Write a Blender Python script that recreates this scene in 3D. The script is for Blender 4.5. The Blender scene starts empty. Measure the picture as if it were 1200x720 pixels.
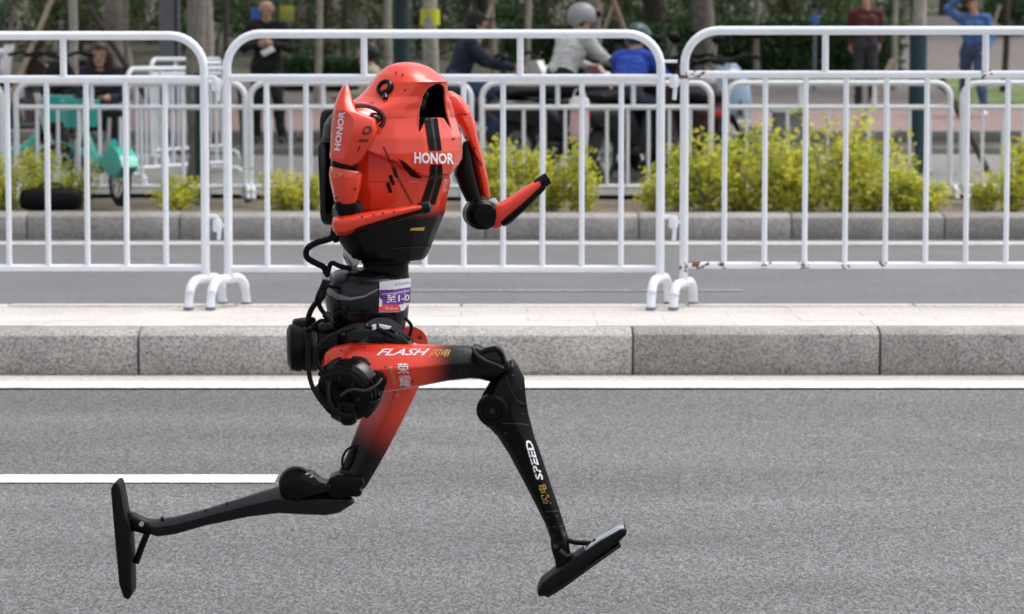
import bpy, bmesh, math, random
from mathutils import Vector, Matrix, noise
from mathutils.bvhtree import BVHTree

R = math.radians
rnd = random.Random(7)
scene = bpy.context.scene
COL = scene.collection

# ------------------------------------------------------------------ camera
CAM_H, F_PX, HORIZON = 1.35, 3600.0, 68.0
PITCH = math.atan((360 - HORIZON) / F_PX)
cam_data = bpy.data.cameras.new("camera")
cam_data.sensor_width = 36.0
cam_data.lens = F_PX / 1200 * 36.0
cam_data.clip_start, cam_data.clip_end = 0.1, 2000
cam_data.dof.use_dof = True
cam_data.dof.focus_distance = 8.0
cam_data.dof.aperture_fstop = 7.5
cam = bpy.data.objects.new("camera", cam_data)
COL.objects.link(cam)
cam.location = (0, 0, CAM_H)
cam.rotation_euler = (R(90) - PITCH, 0, 0)
scene.camera = cam

# ------------------------------------------------------------------ sky, sun, exposure
SUN_EL, SUN_AZ = R(66), R(75)          # azimuth: clockwise from +Y, where the light comes from
world = bpy.data.worlds.new("World")
scene.world = world
world.use_nodes = True
wn, wl = world.node_tree.nodes, world.node_tree.links
bg = wn["Background"]
sky = wn.new("ShaderNodeTexSky")
sky.sky_type = 'NISHITA'
sky.sun_disc = False
sky.sun_elevation, sky.sun_rotation = SUN_EL, SUN_AZ
sky.air_density, sky.dust_density, sky.ozone_density = 1.0, 4.0, 1.0
hs = wn.new("ShaderNodeHueSaturation")
hs.inputs["Saturation"].default_value = 0.28       # overcast: nearly grey sky
wl.new(sky.outputs[0], hs.inputs["Color"])
wl.new(hs.outputs[0], bg.inputs["Color"])
bg.inputs["Strength"].default_value = 0.145
sun_data = bpy.data.lights.new("sun", 'SUN')
sun_data.energy, sun_data.angle, sun_data.color = 1.15, R(40), (1.0, 0.97, 0.93)
sun = bpy.data.objects.new("sun", sun_data)
COL.objects.link(sun)
sd = Vector((math.sin(SUN_AZ) * math.cos(SUN_EL), math.cos(SUN_AZ) * math.cos(SUN_EL), math.sin(SUN_EL)))
sun.rotation_euler = (-sd).to_track_quat('-Z', 'Y').to_euler()
sun.location = sd * 30
scene.view_settings.view_transform = 'Standard'
scene.view_settings.look = 'None'
scene.view_settings.gamma = 1
scene.view_settings.exposure = 0.62
scene.render.engine = 'CYCLES'

# ------------------------------------------------------------------ helpers
_f = Vector((0, math.cos(PITCH), -math.sin(PITCH)))
_u = Vector((0, math.sin(PITCH), math.cos(PITCH)))
CAM = Vector((0, 0, CAM_H))
def pdir(x, y): return _f + Vector(((x - 600) / F_PX, 0, 0)) + _u * (-(y - 360) / F_PX)
def at(x, y, Y):
    d = pdir(x, y)
    return CAM + d * (Y / d.y)
def ground_depth(y, z=0.0):
    d = pdir(600, y)
    return d.y * (z - CAM_H) / d.z

def mesh_of(name, v, f, angle=40, smooth=True):
    m = bpy.data.meshes.new(name)
    m.from_pydata([tuple(p) for p in v], [], f)
    m.update()
    if smooth:
        m.shade_smooth()
        if angle < 180: m.set_sharp_from_angle(angle=R(angle))
    return m

def link(name, mesh, mat=None, parent=None):
    o = bpy.data.objects.new(name, mesh)
    COL.objects.link(o)
    if mat is not None and mesh is not None:
        mesh.materials.clear()
        for m in (mat if isinstance(mat, (list, tuple)) else [mat]): mesh.materials.append(m)
    if parent is not None: o.parent = parent
    return o

def obj(name, vf, mat, parent=None, angle=40, world_in=False):
    o = link(name, mesh_of(name, vf[0], vf[1], angle), mat, parent)
    if world_in and parent is not None and parent.type == 'EMPTY':
        o.matrix_parent_inverse = (Matrix.Translation(parent.location) @ parent.rotation_euler.to_matrix().to_4x4()).inverted()
    return o

def empty(name, loc=(0, 0, 0), rz=0.0):
    o = bpy.data.objects.new(name, None)
    COL.objects.link(o)
    o.location = loc
    o.rotation_euler = (0, 0, rz)
    o.empty_display_size = 0.1
    return o

def tag(o, label=None, cat=None, group=None, kind=None):
    if label: o["label"] = label
    if cat: o["category"] = cat
    if group: o["group"] = group
    if kind: o["kind"] = kind
    return o

def copy_tree(o, parent=None):
    c = o.copy()
    COL.objects.link(c)
    c.parent = parent
    for ch in o.children: copy_tree(ch, c)
    return c

def join(*parts):
    V, F = [], []
    for v, f in parts:
        n = len(V)
        V += list(v)
        F += [tuple(i + n for i in q) for q in f]
    return V, F

def bevel(vf, off=0.004, seg=2, angle=30):
    bm = bmesh.new()
    vs = [bm.verts.new(p) for p in vf[0]]
    for q in vf[1]:
        try: bm.faces.new([vs[i] for i in q])
        except ValueError: pass
    bmesh.ops.recalc_face_normals(bm, faces=bm.faces)
    es = [e for e in bm.edges if len(e.link_faces) == 2 and e.calc_face_angle(0) > R(angle)]
    bmesh.ops.bevel(bm, geom=es, offset=off, segments=seg, profile=0.5, affect='EDGES', clamp_overlap=True)
    bm.verts.index_update()
    out = [v.co.copy() for v in bm.verts], [tuple(v.index for v in f.verts) for f in bm.faces]
    bm.free()
    return out

def box(c, s, rot=None, bev=0.0, seg=2):
    v = [Vector((x * s[0] / 2, y * s[1] / 2, z * s[2] / 2)) for x in (-1, 1) for y in (-1, 1) for z in (-1, 1)]
    f = [(0, 1, 3, 2), (4, 6, 7, 5), (0, 4, 5, 1), (2, 3, 7, 6), (0, 2, 6, 4), (1, 5, 7, 3)]
    vf = bevel((v, f), bev, seg) if bev else (v, f)
    return [(rot @ p if rot else p) + Vector(c) for p in vf[0]], vf[1]

def loft(rings, cap=True):
    n = len(rings[0])
    v = [Vector(p) for r in rings for p in r]
    f = []
    for i in range(len(rings) - 1):
        for j in range(n):
            k = (j + 1) % n
            f.append((i * n + j, i * n + k, (i + 1) * n + k, (i + 1) * n + j))
    if cap:
        f.append(tuple(reversed(range(n))))
        f.append(tuple(range((len(rings) - 1) * n, len(rings) * n)))
    return v, f

def spline(pts, k=6):
    pts = [Vector(p) for p in pts]
    out = []
    P = [pts[0] * 2 - pts[1]] + pts + [pts[-1] * 2 - pts[-2]]
    for i in range(1, len(P) - 2):
        a, b, c, d = P[i - 1:i + 3]
        for j in range(k):
            t = j / k
            out.append(0.5 * ((2 * b) + (c - a) * t + (2 * a - 5 * b + 4 * c - d) * t * t + (3 * b - a - 3 * c + d) * t ** 3))
    out.append(pts[-1])
    return out

def tube(path, r, n=10, cap=True):
    path = [Vector(p) for p in path]
    rr = r if isinstance(r, (list, tuple)) else [r] * len(path)
    t0 = (path[1] - path[0]).normalized()
    a = t0.orthogonal().normalized()
    rings = []
    for i, p in enumerate(path):
        if i == 0: t = t0
        elif i == len(path) - 1: t = (p - path[i - 1]).normalized()
        else: t = ((p - path[i - 1]).normalized() + (path[i + 1] - p).normalized()).normalized()
        a = (a - t * a.dot(t)).normalized()
        b = t.cross(a)
        rings.append([p + (a * math.cos(2 * math.pi * j / n) + b * math.sin(2 * math.pi * j / n)) * rr[i] for j in range(n)])
    return loft(rings, cap)

def lathe(prof, org, axis, n=28, ring=False):
    """prof: (radius, distance along axis) pairs"""
    org, ax = Vector(org), Vector(axis).normalized()
    a = ax.orthogonal().normalized()
    b = ax.cross(a)
    rings = [[org + ax * h + (a * math.cos(2 * math.pi * j / n) + b * math.sin(2 * math.pi * j / n)) * max(r, 1e-4)
              for j in range(n)] for r, h in prof]
    return loft(rings + [rings[0]], False) if ring else loft(rings)

def ellipsoid(c, rad, nu=16, nv=12, rot=None):
    c = Vector(c)
    rings = []
    for i in range(nv + 1):
        t = math.pi * (0.02 + 0.96 * i / nv)
        ring = []
        for j in range(nu):
            p = 2 * math.pi * j / nu
            q = Vector((math.sin(t) * math.cos(p) * rad[0], math.sin(t) * math.sin(p) * rad[1], math.cos(t) * rad[2]))
            ring.append((rot @ q if rot else q) + c)
        rings.append(ring)
    return loft(rings)

def lpx(st, Y, shape, bev=0.0, seg=2):
    """loft along stations (x1,y1,x2,y2,half_depth[,dY]) given on the photo plane at depth Y;
    shape: (u,v) pairs, u=+1 at point 1, -1 at point 2, v=-1 nearest the camera"""
    rings = []
    for s in st:
        Yc = Y + (s[5] if len(s) > 5 else 0)
        a, b = at(s[0], s[1], Yc), at(s[2], s[3], Yc)
        m, u = (a + b) / 2, (a - b) / 2
        rings.append([m + u * cu + Vector((0, s[4] * cv, 0)) for cu, cv in shape])
    vf = loft(rings)
    return bevel(vf, bev, seg) if bev else fix(vf)

def fix(vf):
    bm = bmesh.new()
    vs = [bm.verts.new(p) for p in vf[0]]
    for q in vf[1]:
        try: bm.faces.new([vs[i] for i in q])
        except ValueError: pass
    bmesh.ops.recalc_face_normals(bm, faces=bm.faces)
    bm.verts.index_update()
    out = [v.co.copy() for v in bm.verts], [tuple(v.index for v in f.verts) for f in bm.faces]
    bm.free()
    return out

def slab(poly, Y0, Y1, bev=0.004, seg=2):
    """a traced outline with real thickness from depth Y0 to Y1"""
    n = len(poly)
    Ym = (Y0 + Y1) / 2
    a = [at(x, y, Ym) for x, y in poly]
    v = [Vector((p.x, Y0, p.z)) for p in a] + [Vector((p.x, Y1, p.z)) for p in a]
    f = [tuple(range(n)), tuple(reversed(range(n, 2 * n)))]
    f += [(i, (i + 1) % n, n + (i + 1) % n, n + i) for i in range(n)]
    return bevel((v, f), bev, seg)

OCT = [(1, -.45), (.45, -1), (-.45, -1), (-1, -.45), (-1, .45), (-.45, 1), (.45, 1), (1, .45)]
def sup(n=20, e=2.6):
    out = []
    for j in range(n):
        t = 2 * math.pi * j / n
        c, s = math.cos(t), math.sin(t)
        out.append((math.copysign(abs(c) ** (2 / e), c), math.copysign(abs(s) ** (2 / e), s)))
    return out

# ------------------------------------------------------------------ materials
def new_mat(name):
    m = bpy.data.materials.new(name)
    m.use_nodes = True
    nt = m.node_tree
    return m, nt, nt.nodes["Principled BSDF"]

def mat(name, col, rough=0.5, metal=0.0, coat=0.0, var=0.0, scale=20.0, bump=0.0, spec=0.5):
    m, nt, b = new_mat(name)
    b.inputs["Base Color"].default_value = (*col, 1)
    b.inputs["Roughness"].default_value = rough
    b.inputs["Metallic"].default_value = metal
    b.inputs["Coat Weight"].default_value = coat
    b.inputs["Coat Roughness"].default_value = 0.12
    b.inputs["Specular IOR Level"].default_value = spec
    if var or bump:
        tc = nt.nodes.new("ShaderNodeTexCoord")
        nz = nt.nodes.new("ShaderNodeTexNoise")
        nz.inputs["Scale"].default_value = scale
        nz.inputs["Detail"].default_value = 6
        nt.links.new(tc.outputs["Object"], nz.inputs["Vector"])
        if var:
            mr = nt.nodes.new("ShaderNodeMapRange")
            mr.inputs[1].default_value, mr.inputs[2].default_value = 0.3, 0.7
            mr.inputs[3].default_value, mr.inputs[4].default_value = 1 - var, 1 + var
            mx = nt.nodes.new("ShaderNodeMix")
            mx.data_type = 'RGBA'; mx.blend_type = 'MULTIPLY'
            mx.inputs[0].default_value = 1
            mx.inputs[6].default_value = (*col, 1)
            nt.links.new(nz.outputs["Fac"], mr.inputs[0])
            nt.links.new(mr.outputs[0], mx.inputs[7])
            nt.links.new(mx.outputs[2], b.inputs["Base Color"])
            rr = nt.nodes.new("ShaderNodeMapRange")
            rr.inputs[3].default_value, rr.inputs[4].default_value = max(0, rough - .08), min(1, rough + .08)
            nt.links.new(nz.outputs["Fac"], rr.inputs[0])
            nt.links.new(rr.outputs[0], b.inputs["Roughness"])
        if bump:
            bp = nt.nodes.new("ShaderNodeBump")
            bp.inputs["Strength"].default_value = bump
            bp.inputs["Distance"].default_value = 0.01
            nt.links.new(nz.outputs["Fac"], bp.inputs["Height"])
            nt.links.new(bp.outputs[0], b.inputs["Normal"])
    return m

RED, BLK = (0.76, 0.040, 0.011), (0.004, 0.004, 0.005)
def grad_mat(name, p0, p1, c0=RED, c1=BLK, rough=0.36):
    """car paint that was sprayed from red to black between two points of the part"""
    m, nt, b = new_mat(name)
    d = p1 - p0
    tc = nt.nodes.new("ShaderNodeTexCoord")
    dp = nt.nodes.new("ShaderNodeVectorMath"); dp.operation = 'DOT_PRODUCT'
    dp.inputs[1].default_value = d / d.length_squared
    nt.links.new(tc.outputs["Object"], dp.inputs[0])
    mr = nt.nodes.new("ShaderNodeMapRange"); mr.interpolation_type = 'SMOOTHSTEP'
    o = p0.dot(d) / d.length_squared
    mr.inputs[1].default_value, mr.inputs[2].default_value = o, o + 1
    nt.links.new(dp.outputs["Value"], mr.inputs[0])
    mx = nt.nodes.new("ShaderNodeMix"); mx.data_type = 'RGBA'
    mx.inputs[6].default_value, mx.inputs[7].default_value = (*c0, 1), (*c1, 1)
    nt.links.new(mr.outputs[0], mx.inputs[0])
    nt.links.new(mx.outputs[2], b.inputs["Base Color"])
    b.inputs["Roughness"].default_value = rough
    cw = nt.nodes.new("ShaderNodeMapRange")
    cw.inputs[3].default_value, cw.inputs[4].default_value = 1.0, 0.12      # the black end is satin, not lacquered
    nt.links.new(mr.outputs[0], cw.inputs[0])
    nt.links.new(cw.outputs[0], b.inputs["Coat Weight"])
    b.inputs["Coat IOR"].default_value = 1.55
    nz = nt.nodes.new("ShaderNodeTexNoise"); nz.inputs["Scale"].default_value = 22; nz.inputs["Detail"].default_value = 9
    nt.links.new(tc.outputs["Object"], nz.inputs["Vector"])
    cr = nt.nodes.new("ShaderNodeMapRange")                                  # handling marks and dust in the lacquer
    cr.inputs[1].default_value, cr.inputs[2].default_value = 0.35, 0.7
    cr.inputs[3].default_value, cr.inputs[4].default_value = 0.07, 0.26
    nt.links.new(nz.outputs["Fac"], cr.inputs[0]); nt.links.new(cr.outputs[0], b.inputs["Coat Roughness"])
    b.inputs["Specular IOR Level"].default_value = 0.18
    return m

def leaf_mat(name, c1, c2, trans=0.35):
    m, nt, b = new_mat(name)
    oi = nt.nodes.new("ShaderNodeObjectInfo")
    geo = nt.nodes.new("ShaderNodeNewGeometry")
    nz = nt.nodes.new("ShaderNodeTexNoise")
    nz.inputs["Scale"].default_value = 3.0
    nt.links.new(geo.outputs["Position"], nz.inputs["Vector"])
    ad = nt.nodes.new("ShaderNodeMath"); ad.operation = 'MULTIPLY_ADD'
    ad.inputs[1].default_value = 0.6
    nt.links.new(geo.outputs["Random Per Island"], ad.inputs[0])
    sb = nt.nodes.new("ShaderNodeMath"); sb.operation = 'MULTIPLY_ADD'
    sb.inputs[1].default_value, sb.inputs[2].default_value = 1.2, -0.42
    nt.links.new(nz.outputs["Fac"], sb.inputs[0])
    nt.links.new(sb.outputs[0], ad.inputs[2])
    mx = nt.nodes.new("ShaderNodeMix"); mx.data_type = 'RGBA'
    mx.inputs[6].default_value, mx.inputs[7].default_value = (*c1, 1), (*c2, 1)
    nt.links.new(ad.outputs[0], mx.inputs[0])
    nt.links.new(mx.outputs[2], b.inputs["Base Color"])
    b.inputs["Roughness"].default_value = 0.5
    tr = nt.nodes.new("ShaderNodeBsdfTranslucent")
    nt.links.new(mx.outputs[2], tr.inputs["Color"])
    ms = nt.nodes.new("ShaderNodeMixShader")
    ms.inputs[0].default_value = trans
    nt.links.new(b.outputs[0], ms.inputs[1])
    nt.links.new(tr.outputs[0], ms.inputs[2])
    nt.links.new(ms.outputs[0], nt.nodes["Material Output"].inputs["Surface"])
    return m

def speckle_mat(name, dark, mid, light, cell, rough=0.85, bump=0.5, big=0.12, big_scale=1.3, rand=0.0, stain=None, stain_amt=0.0, stretch=1.0, streak=1.0):
    """mineral surface: grains of several tones, uneven larger patches, fine relief"""
    m, nt, b = new_mat(name)
    L, N = nt.links.new, nt.nodes.new
    geo = N("ShaderNodeNewGeometry")
    vo = N("ShaderNodeTexVoronoi"); vo.inputs["Scale"].default_value = cell
    sc = N("ShaderNodeVectorMath"); sc.operation = 'MULTIPLY'; sc.inputs[1].default_value = (1, stretch, 1)
    L(geo.outputs["Position"], sc.inputs[0])
    L(sc.outputs[0], vo.inputs["Vector"])
    sep = N("ShaderNodeSeparateColor"); L(vo.outputs["Color"], sep.inputs[0])
    n2 = N("ShaderNodeTexNoise"); n2.inputs["Scale"].default_value = cell * 0.45; n2.inputs["Detail"].default_value = 5
    L(sc.outputs[0], n2.inputs["Vector"])
    av = N("ShaderNodeMix"); av.data_type = 'FLOAT'; av.inputs[0].default_value = 0.5
    L(sep.outputs[0], av.inputs[2]); L(n2.outputs["Fac"], av.inputs[3])
    rp = N("ShaderNodeValToRGB")
    e = rp.color_ramp.elements
    e[0].position, e[0].color = 0.22, (*dark, 1)
    e[1].position, e[1].color = 0.80, (*light, 1)
    x = e.new(0.48); x.color = (*mid, 1)
    L(av.outputs[0], rp.inputs[0])
    nb = N("ShaderNodeTexNoise"); nb.inputs["Scale"].default_value = big_scale; nb.inputs["Detail"].default_value = 4
    sb_ = N("ShaderNodeVectorMath"); sb_.operation = 'MULTIPLY'; sb_.inputs[1].default_value = (streak, 1, 1)
    L(geo.outputs["Position"], sb_.inputs[0]); L(sb_.outputs[0], nb.inputs["Vector"])
    mr = N("ShaderNodeMapRange")
    mr.inputs[1].default_value, mr.inputs[2].default_value = 0.3, 0.7
    mr.inputs[3].default_value, mr.inputs[4].default_value = 1 - big, 1 + big
    L(nb.outputs["Fac"], mr.inputs[0])
    fac = mr.outputs[0]
    if rand:
        oi = N("ShaderNodeObjectInfo")
        r2 = N("ShaderNodeMapRange")
        r2.inputs[3].default_value, r2.inputs[4].default_value = 1 - rand, 1 + rand
        L(oi.outputs["Random"], r2.inputs[0])
        mu = N("ShaderNodeMath"); mu.operation = 'MULTIPLY'
        L(fac, mu.inputs[0]); L(r2.outputs[0], mu.inputs[1]); fac = mu.outputs[0]
    mx = N("ShaderNodeMix"); mx.data_type = 'RGBA'; mx.blend_type = 'MULTIPLY'; mx.inputs[0].default_value = 1
    L(rp.outputs[0], mx.inputs[6]); L(fac, mx.inputs[7])
    out = mx.outputs[2]
    if stain:
        ns = N("ShaderNodeTexNoise"); ns.inputs["Scale"].default_value = 4.5; ns.inputs["Detail"].default_value = 8; ns.inputs["Roughness"].default_value = 0.7
        L(geo.outputs["Position"], ns.inputs["Vector"])
        m3 = N("ShaderNodeMapRange")
        m3.inputs[1].default_value, m3.inputs[2].default_value = 0.5, 0.72
        m3.inputs[3].default_value, m3.inputs[4].default_value = 0, stain_amt
        L(ns.outputs["Fac"], m3.inputs[0])
        m4 = N("ShaderNodeMix"); m4.data_type = 'RGBA'
        m4.inputs[7].default_value = (*stain, 1)
        L(m3.outputs[0], m4.inputs[0]); L(out, m4.inputs[6]); out = m4.outputs[2]
    L(out, b.inputs["Base Color"])
    b.inputs["Roughness"].default_value = rough
    bp = N("ShaderNodeBump"); bp.inputs["Strength"].default_value = bump; bp.inputs["Distance"].default_value = 0.004
    L(av.outputs[0], bp.inputs["Height"]); L(bp.outputs[0], b.inputs["Normal"])
    return m

M = {
 'asphalt': speckle_mat('asphalt', (.052, .052, .053), (.118, .1175, .121), (.235, .234, .240), 200, big=.20, big_scale=1.6, stretch=.36, streak=.22, stain=(.11, .108, .112), stain_amt=.35),
 'asphalt_far': speckle_mat('asphalt_smooth', (.10, .10, .105), (.135, .134, .142), (.19, .19, .2), 90, big=.10, bump=.2),
 'kerb': speckle_mat('granite_kerb', (.155, .148, .142), (.315, .302, .29), (.47, .453, .436), 150, big=.14, big_scale=5, rand=.16, stain=(.30, .26, .20), stain_amt=.35, bump=.35),
 'kerb_far': speckle_mat('granite_kerb_far', (.2, .185, .18), (.28, .26, .25), (.36, .34, .33), 80, big=.14, big_scale=4, rand=.12, stain=(.26, .23, .19), stain_amt=.3),
 'paving': speckle_mat('beige_paving', (.47, .425, .40), (.58, .54, .51), (.68, .645, .615), 120, big=.06, big_scale=3, rand=.05, stain=(.42, .37, .33), stain_amt=.35, bump=.2),
 'gutter': speckle_mat('gutter_concrete', (.36, .33, .30), (.50, .46, .42), (.6, .56, .52), 110, big=.08, bump=.2),
 'line': speckle_mat('road_paint', (.45, .45, .44), (.76, .76, .74), (.86, .86, .84), 90, big=.08, big_scale=6, rough=.7, bump=.3, stain=(.34, .335, .33), stain_amt=.55),
 'line_dull': speckle_mat('dull_road_paint', (.3, .3, .3), (.5, .5, .49), (.62, .62, .6), 60, big=.12, big_scale=3, rough=.8),
 'line_worn': speckle_mat('worn_road_paint', (.13, .13, .135), (.2, .2, .2), (.34, .34, .34), 60, big=.1, rough=.8),
 'soil': speckle_mat('soil', (.06, .045, .03), (.13, .10, .07), (.22, .18, .13), 60, big=.25, big_scale=3),
 'terrain': speckle_mat('park_ground', (.022, .026, .013), (.05, .05, .028), (.10, .09, .055), 25, big=.35, big_scale=.8),
 'pink': speckle_mat('pink_paving', (.19, .125, .12), (.24, .16, .155), (.29, .20, .195), 40, big=.1),
 'path': speckle_mat('path_tarmac', (.11, .095, .09), (.14, .12, .115), (.18, .155, .15), 40, big=.1, big_scale=.7),
 'concrete': speckle_mat('pale_concrete', (.15, .145, .14), (.20, .195, .185), (.27, .26, .25), 60, big=.1),
 'lawn': speckle_mat('lawn', (.05, .09, .02), (.10, .16, .04), (.2, .2, .09), 30, big=.35, big_scale=2),
 'base': speckle_mat('bare_ground', (.08, .08, .07), (.12, .12, .1), (.18, .17, .15), 10, big=.2),
 'fence': speckle_mat('white_fence_paint', (.80, .84, .91), (.83, .865, .925), (.84, .875, .93), 45, rough=.36, bump=.02, big=.04, big_scale=3, rand=.04, stain=(.50, .48, .47), stain_amt=.16),
 'fence_far': mat('white_barrier_paint', (.80, .83, .88), .4, var=.04, scale=20),
 'rust': mat('rust', (.16, .08, .04), .9, var=.4, scale=60),
 'red': grad_mat('red_paint', Vector((0, 0, 0)), Vector((0, 0, 50)), RED, RED),
 'black': mat('black_plastic', (.003, .003, .0034), .30, var=.1, scale=40, spec=.14),
 'gloss': mat('gloss_black', (.003, .003, .0034), .16, spec=.25),
 'dark': mat('dark_grey_plastic', (.007, .007, .0085), .26, var=.15, scale=40, spec=.42),
 'rubber': mat('black_rubber', (.005, .005, .0055), .55, bump=.2, scale=80, spec=.15),
 'carbon': mat('dark_metal', (.045, .045, .05), .3, metal=.6),
 'metal': mat('bright_metal', (.62, .63, .65), .25, metal=.9),
 'white': mat('white_print', (.85, .85, .87), .5),
 'pinkprint': mat('pale_print', (.85, .75, .78), .5),
 'gold': mat('gold_print', (.62, .36, .08), .45),
 'purple': mat('purple_print', (.13, .03, .26), .5),
 'redprint': mat('red_print', (.75, .06, .06), .5),
 'maroonprint': mat('dark_red_print', (.12, .008, .01), .5),
 'bib': mat('bib_paper', (.80, .78, .84), .6),
 'tyre': mat('tyre', (.015, .015, .016), .8),
 'bark': mat('grey_bark', (.20, .175, .15), .9, var=.35, scale=14, bump=.6),
 'bark_dark': mat('dark_bark', (.06, .05, .042), .9, var=.35, scale=12, bump=.6),
 'bark_pale': mat('pale_bark', (.36, .33, .29), .9, var=.25, scale=14, bump=.5),
 'stake': mat('wooden_stake', (.33, .26, .19), .85, var=.2, scale=18),
 'stake_dark': mat('dark_stake', (.07, .05, .04), .85, var=.2, scale=18),
 'teal_wrap': mat('teal_wrap', (.018, .048, .055), .8, var=.2, scale=25),
 'tape': mat('yellow_tape', (.62, .60, .03), .6),
 'steel': mat('grey_steel', (.16, .18, .21), .5, var=.1, scale=6),
 'teal': mat('teal_plastic', (.03, .42, .36), .35, coat=.3),
 'pinkpl': mat('pale_pink_plastic', (.70, .45, .48), .35, coat=.3),
 'whitepl': mat('white_plastic', (.72, .72, .72), .35, coat=.3),
 'darkpl': mat('dark_vehicle_plastic', (.02, .02, .024), .3, coat=.3),
 'maroonpl': mat('dark_maroon_plastic', (.05, .018, .02), .3, coat=.3),
 'lamp': mat('lamp_glass', (.7, .72, .75), .1),
 'tail': mat('red_lens', (.45, .02, .02), .2),
 'cabinet': mat('cabinet_grey', (.17, .18, .165), .6, var=.08, scale=8),
 'bluesign': mat('blue_board', (.04, .14, .52), .5),
 'yellowsign': mat('yellow_board', (.36, .36, .05), .6),
 'leaf_yellow': leaf_mat('yellow_green_leaf', (.22, .28, .025), (.95, .90, .14), .5),
 'leaf_green': leaf_mat('mid_green_leaf', (.03, .07, .015), (.12, .19, .04)),
 'leaf_dark': leaf_mat('dark_hedge_leaf', (.02, .055, .016), (.065, .14, .04), .25),
 'leaf_olive': leaf_mat('olive_leaf', (.035, .045, .018), (.14, .15, .06)),
 'leaf_red': leaf_mat('dark_red_leaf', (.03, .016, .012), (.14, .035, .035)),
}

# ================================================================== the setting
def sheet(name, x0, x1, y0, y1, z, m, nx=1):
    v = [(x0, y0, z), (x1, y0, z), (x1, y1, z), (x0, y1, z)]
    o = obj(name, (v, [(0, 1, 2, 3)]), m)
    return tag(o, kind='structure')

D_KERB = ground_depth(441)                 # front foot of the near kerb
KERB_H = 0.20
D_BACK = ground_depth(357.5, KERB_H)       # rear edge of the median
D_FAR = ground_depth(281)                  # foot of the far kerb
FALL = 0.022                               # crossfall of the near carriageway, away from the kerb
def zr(y): return -FALL * max(0.0, D_KERB - y)
def road_depth(py):
    d = pdir(600, py)                      # ray against the sloping road
    return (CAM_H + FALL * D_KERB) / (FALL - d.z / d.y)
def road_sheet(name, x0, x1, y0, y1, dz, m):
    ys = [y0, y1] if y1 <= D_KERB else [y0, D_KERB, y1]
    v = [(x, y, zr(y) + dz) for y in ys for x in (x0, x1)]
    return tag(obj(name, (v, [(2 * k, 2 * k + 1, 2 * k + 3, 2 * k + 2) for k in range(len(ys) - 1)]), m), kind='structure')
sheet('ground', -600, 600, -300, 900, -1.2, M['base'])
road_sheet('road', -60, 60, -30, D_KERB + .3, 0.0, M['asphalt'])
sheet('far_road', -60, 60, D_BACK - .3, D_FAR + .2, 0.0, M['asphalt_far'])
road_sheet('gutter', -60, 60, road_depth(450), D_KERB, 0.004, M['gutter'])
road_sheet('edge_line', -60, 60, road_depth(457), road_depth(449), 0.008, M['line'])
xe = at(324, 562, road_depth(562)).x
road_sheet('lane_line', xe - 6, xe, road_depth(567), road_depth(557.5), 0.004, M['line'])
road_sheet('lane_line', xe + 9, xe + 15, road_depth(567), road_depth(557.5), 0.004, M['line'])
road_sheet('lane_line', xe - 21, xe - 15, road_depth(567), road_depth(557.5), 0.004, M['line'])
sheet('far_edge_line', -60, 60, ground_depth(287.5), ground_depth(283.8), 0.004, M['line_dull'])
xl = at(872, 341, ground_depth(341)).x
sheet('far_lane_line', xl - 2.2, xl, ground_depth(342.2), ground_depth(340), 0.004, M['line_worn'])
sheet('far_lane_line', xl - 11, xl - 5, ground_depth(342.2), ground_depth(340), 0.004, M['line_worn'])

# --- median: core, kerb stones on both sides, paving slabs
median = tag(obj('median', box((0, (D_KERB + D_BACK) / 2, .07), (120, D_BACK - D_KERB - .12, .14)), M['gutter']), kind='structure')
def stone_mesh(name, length, depth, h, r, up=0.0):
    prof = [(0.012, -.04), (0.0, h - r * 1.0)]
    if up:                                     # wide worn arris: a sloping band between face and top
        prof += [(.004, h - r * .86), (up * .5, h - r * .34), (up * .8, h - r * .1)]
    else:
      for k in range(1, 6):
        a = math.pi / 2 * k / 6
        prof.append((r - r * math.cos(a), h - r + r * math.sin(a)))
    prof += [(max(up, r * 1.3), h), (depth, h), (depth, -.04)]
    rings = [[(x, p[0], p[1]) for p in prof] for x in (-length / 2, length / 2)]
    return mesh_of(name, *bevel(loft(rings), .006, 2, 50), angle=50)
JOINT, PITCH_K = at(742, 430, D_KERB).x, 1.052
sm = [stone_mesh('kerb_stone', PITCH_K - g, .165, KERB_H, .028, .11) for g in (.007, .005, .009)]
for i in range(-5, 6):
    o = link('kerb_stone', sm[i % 3] if sm[i % 3].users == 0 else sm[i % 3], None, median)
    if not o.data.materials: o.data.materials.append(M['kerb'])
    o.location = (JOINT + (i + .5) * PITCH_K + rnd.uniform(-.002, .002), D_KERB + rnd.uniform(-.004, .004), rnd.uniform(-.003, .003))
sb = stone_mesh('kerb_stone', PITCH_K - .01, .11, KERB_H + .006, .012)
sb.materials.append(M['paving'])
for i in range(-6, 7):
    o = link('kerb_stone', sb, None, median)
    o.location = (JOINT + .3 + (i + .5) * PITCH_K, D_BACK, rnd.uniform(-.002, .002))
    o.rotation_euler.z = math.pi
p0, p1, rows, sl = D_KERB + .172, D_BACK - .118, 4, .60
dp = (p1 - p0) / rows
slabm = mesh_of('paving_slab', *box((0, 0, 0), (sl - .0016, dp - .0016, .06), bev=.0008, seg=1))
slabm.materials.append(M['paving'])
for r_ in range(rows):
    for i in range(-8, 9):
        o = link('paving_slab', slabm, None, median)
        o.location = ((i + (.5 if r_ % 2 else 0)) * sl + .07, p0 + (r_ + .5) * dp, KERB_H - .03 + rnd.uniform(-.0008, .0008))

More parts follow.
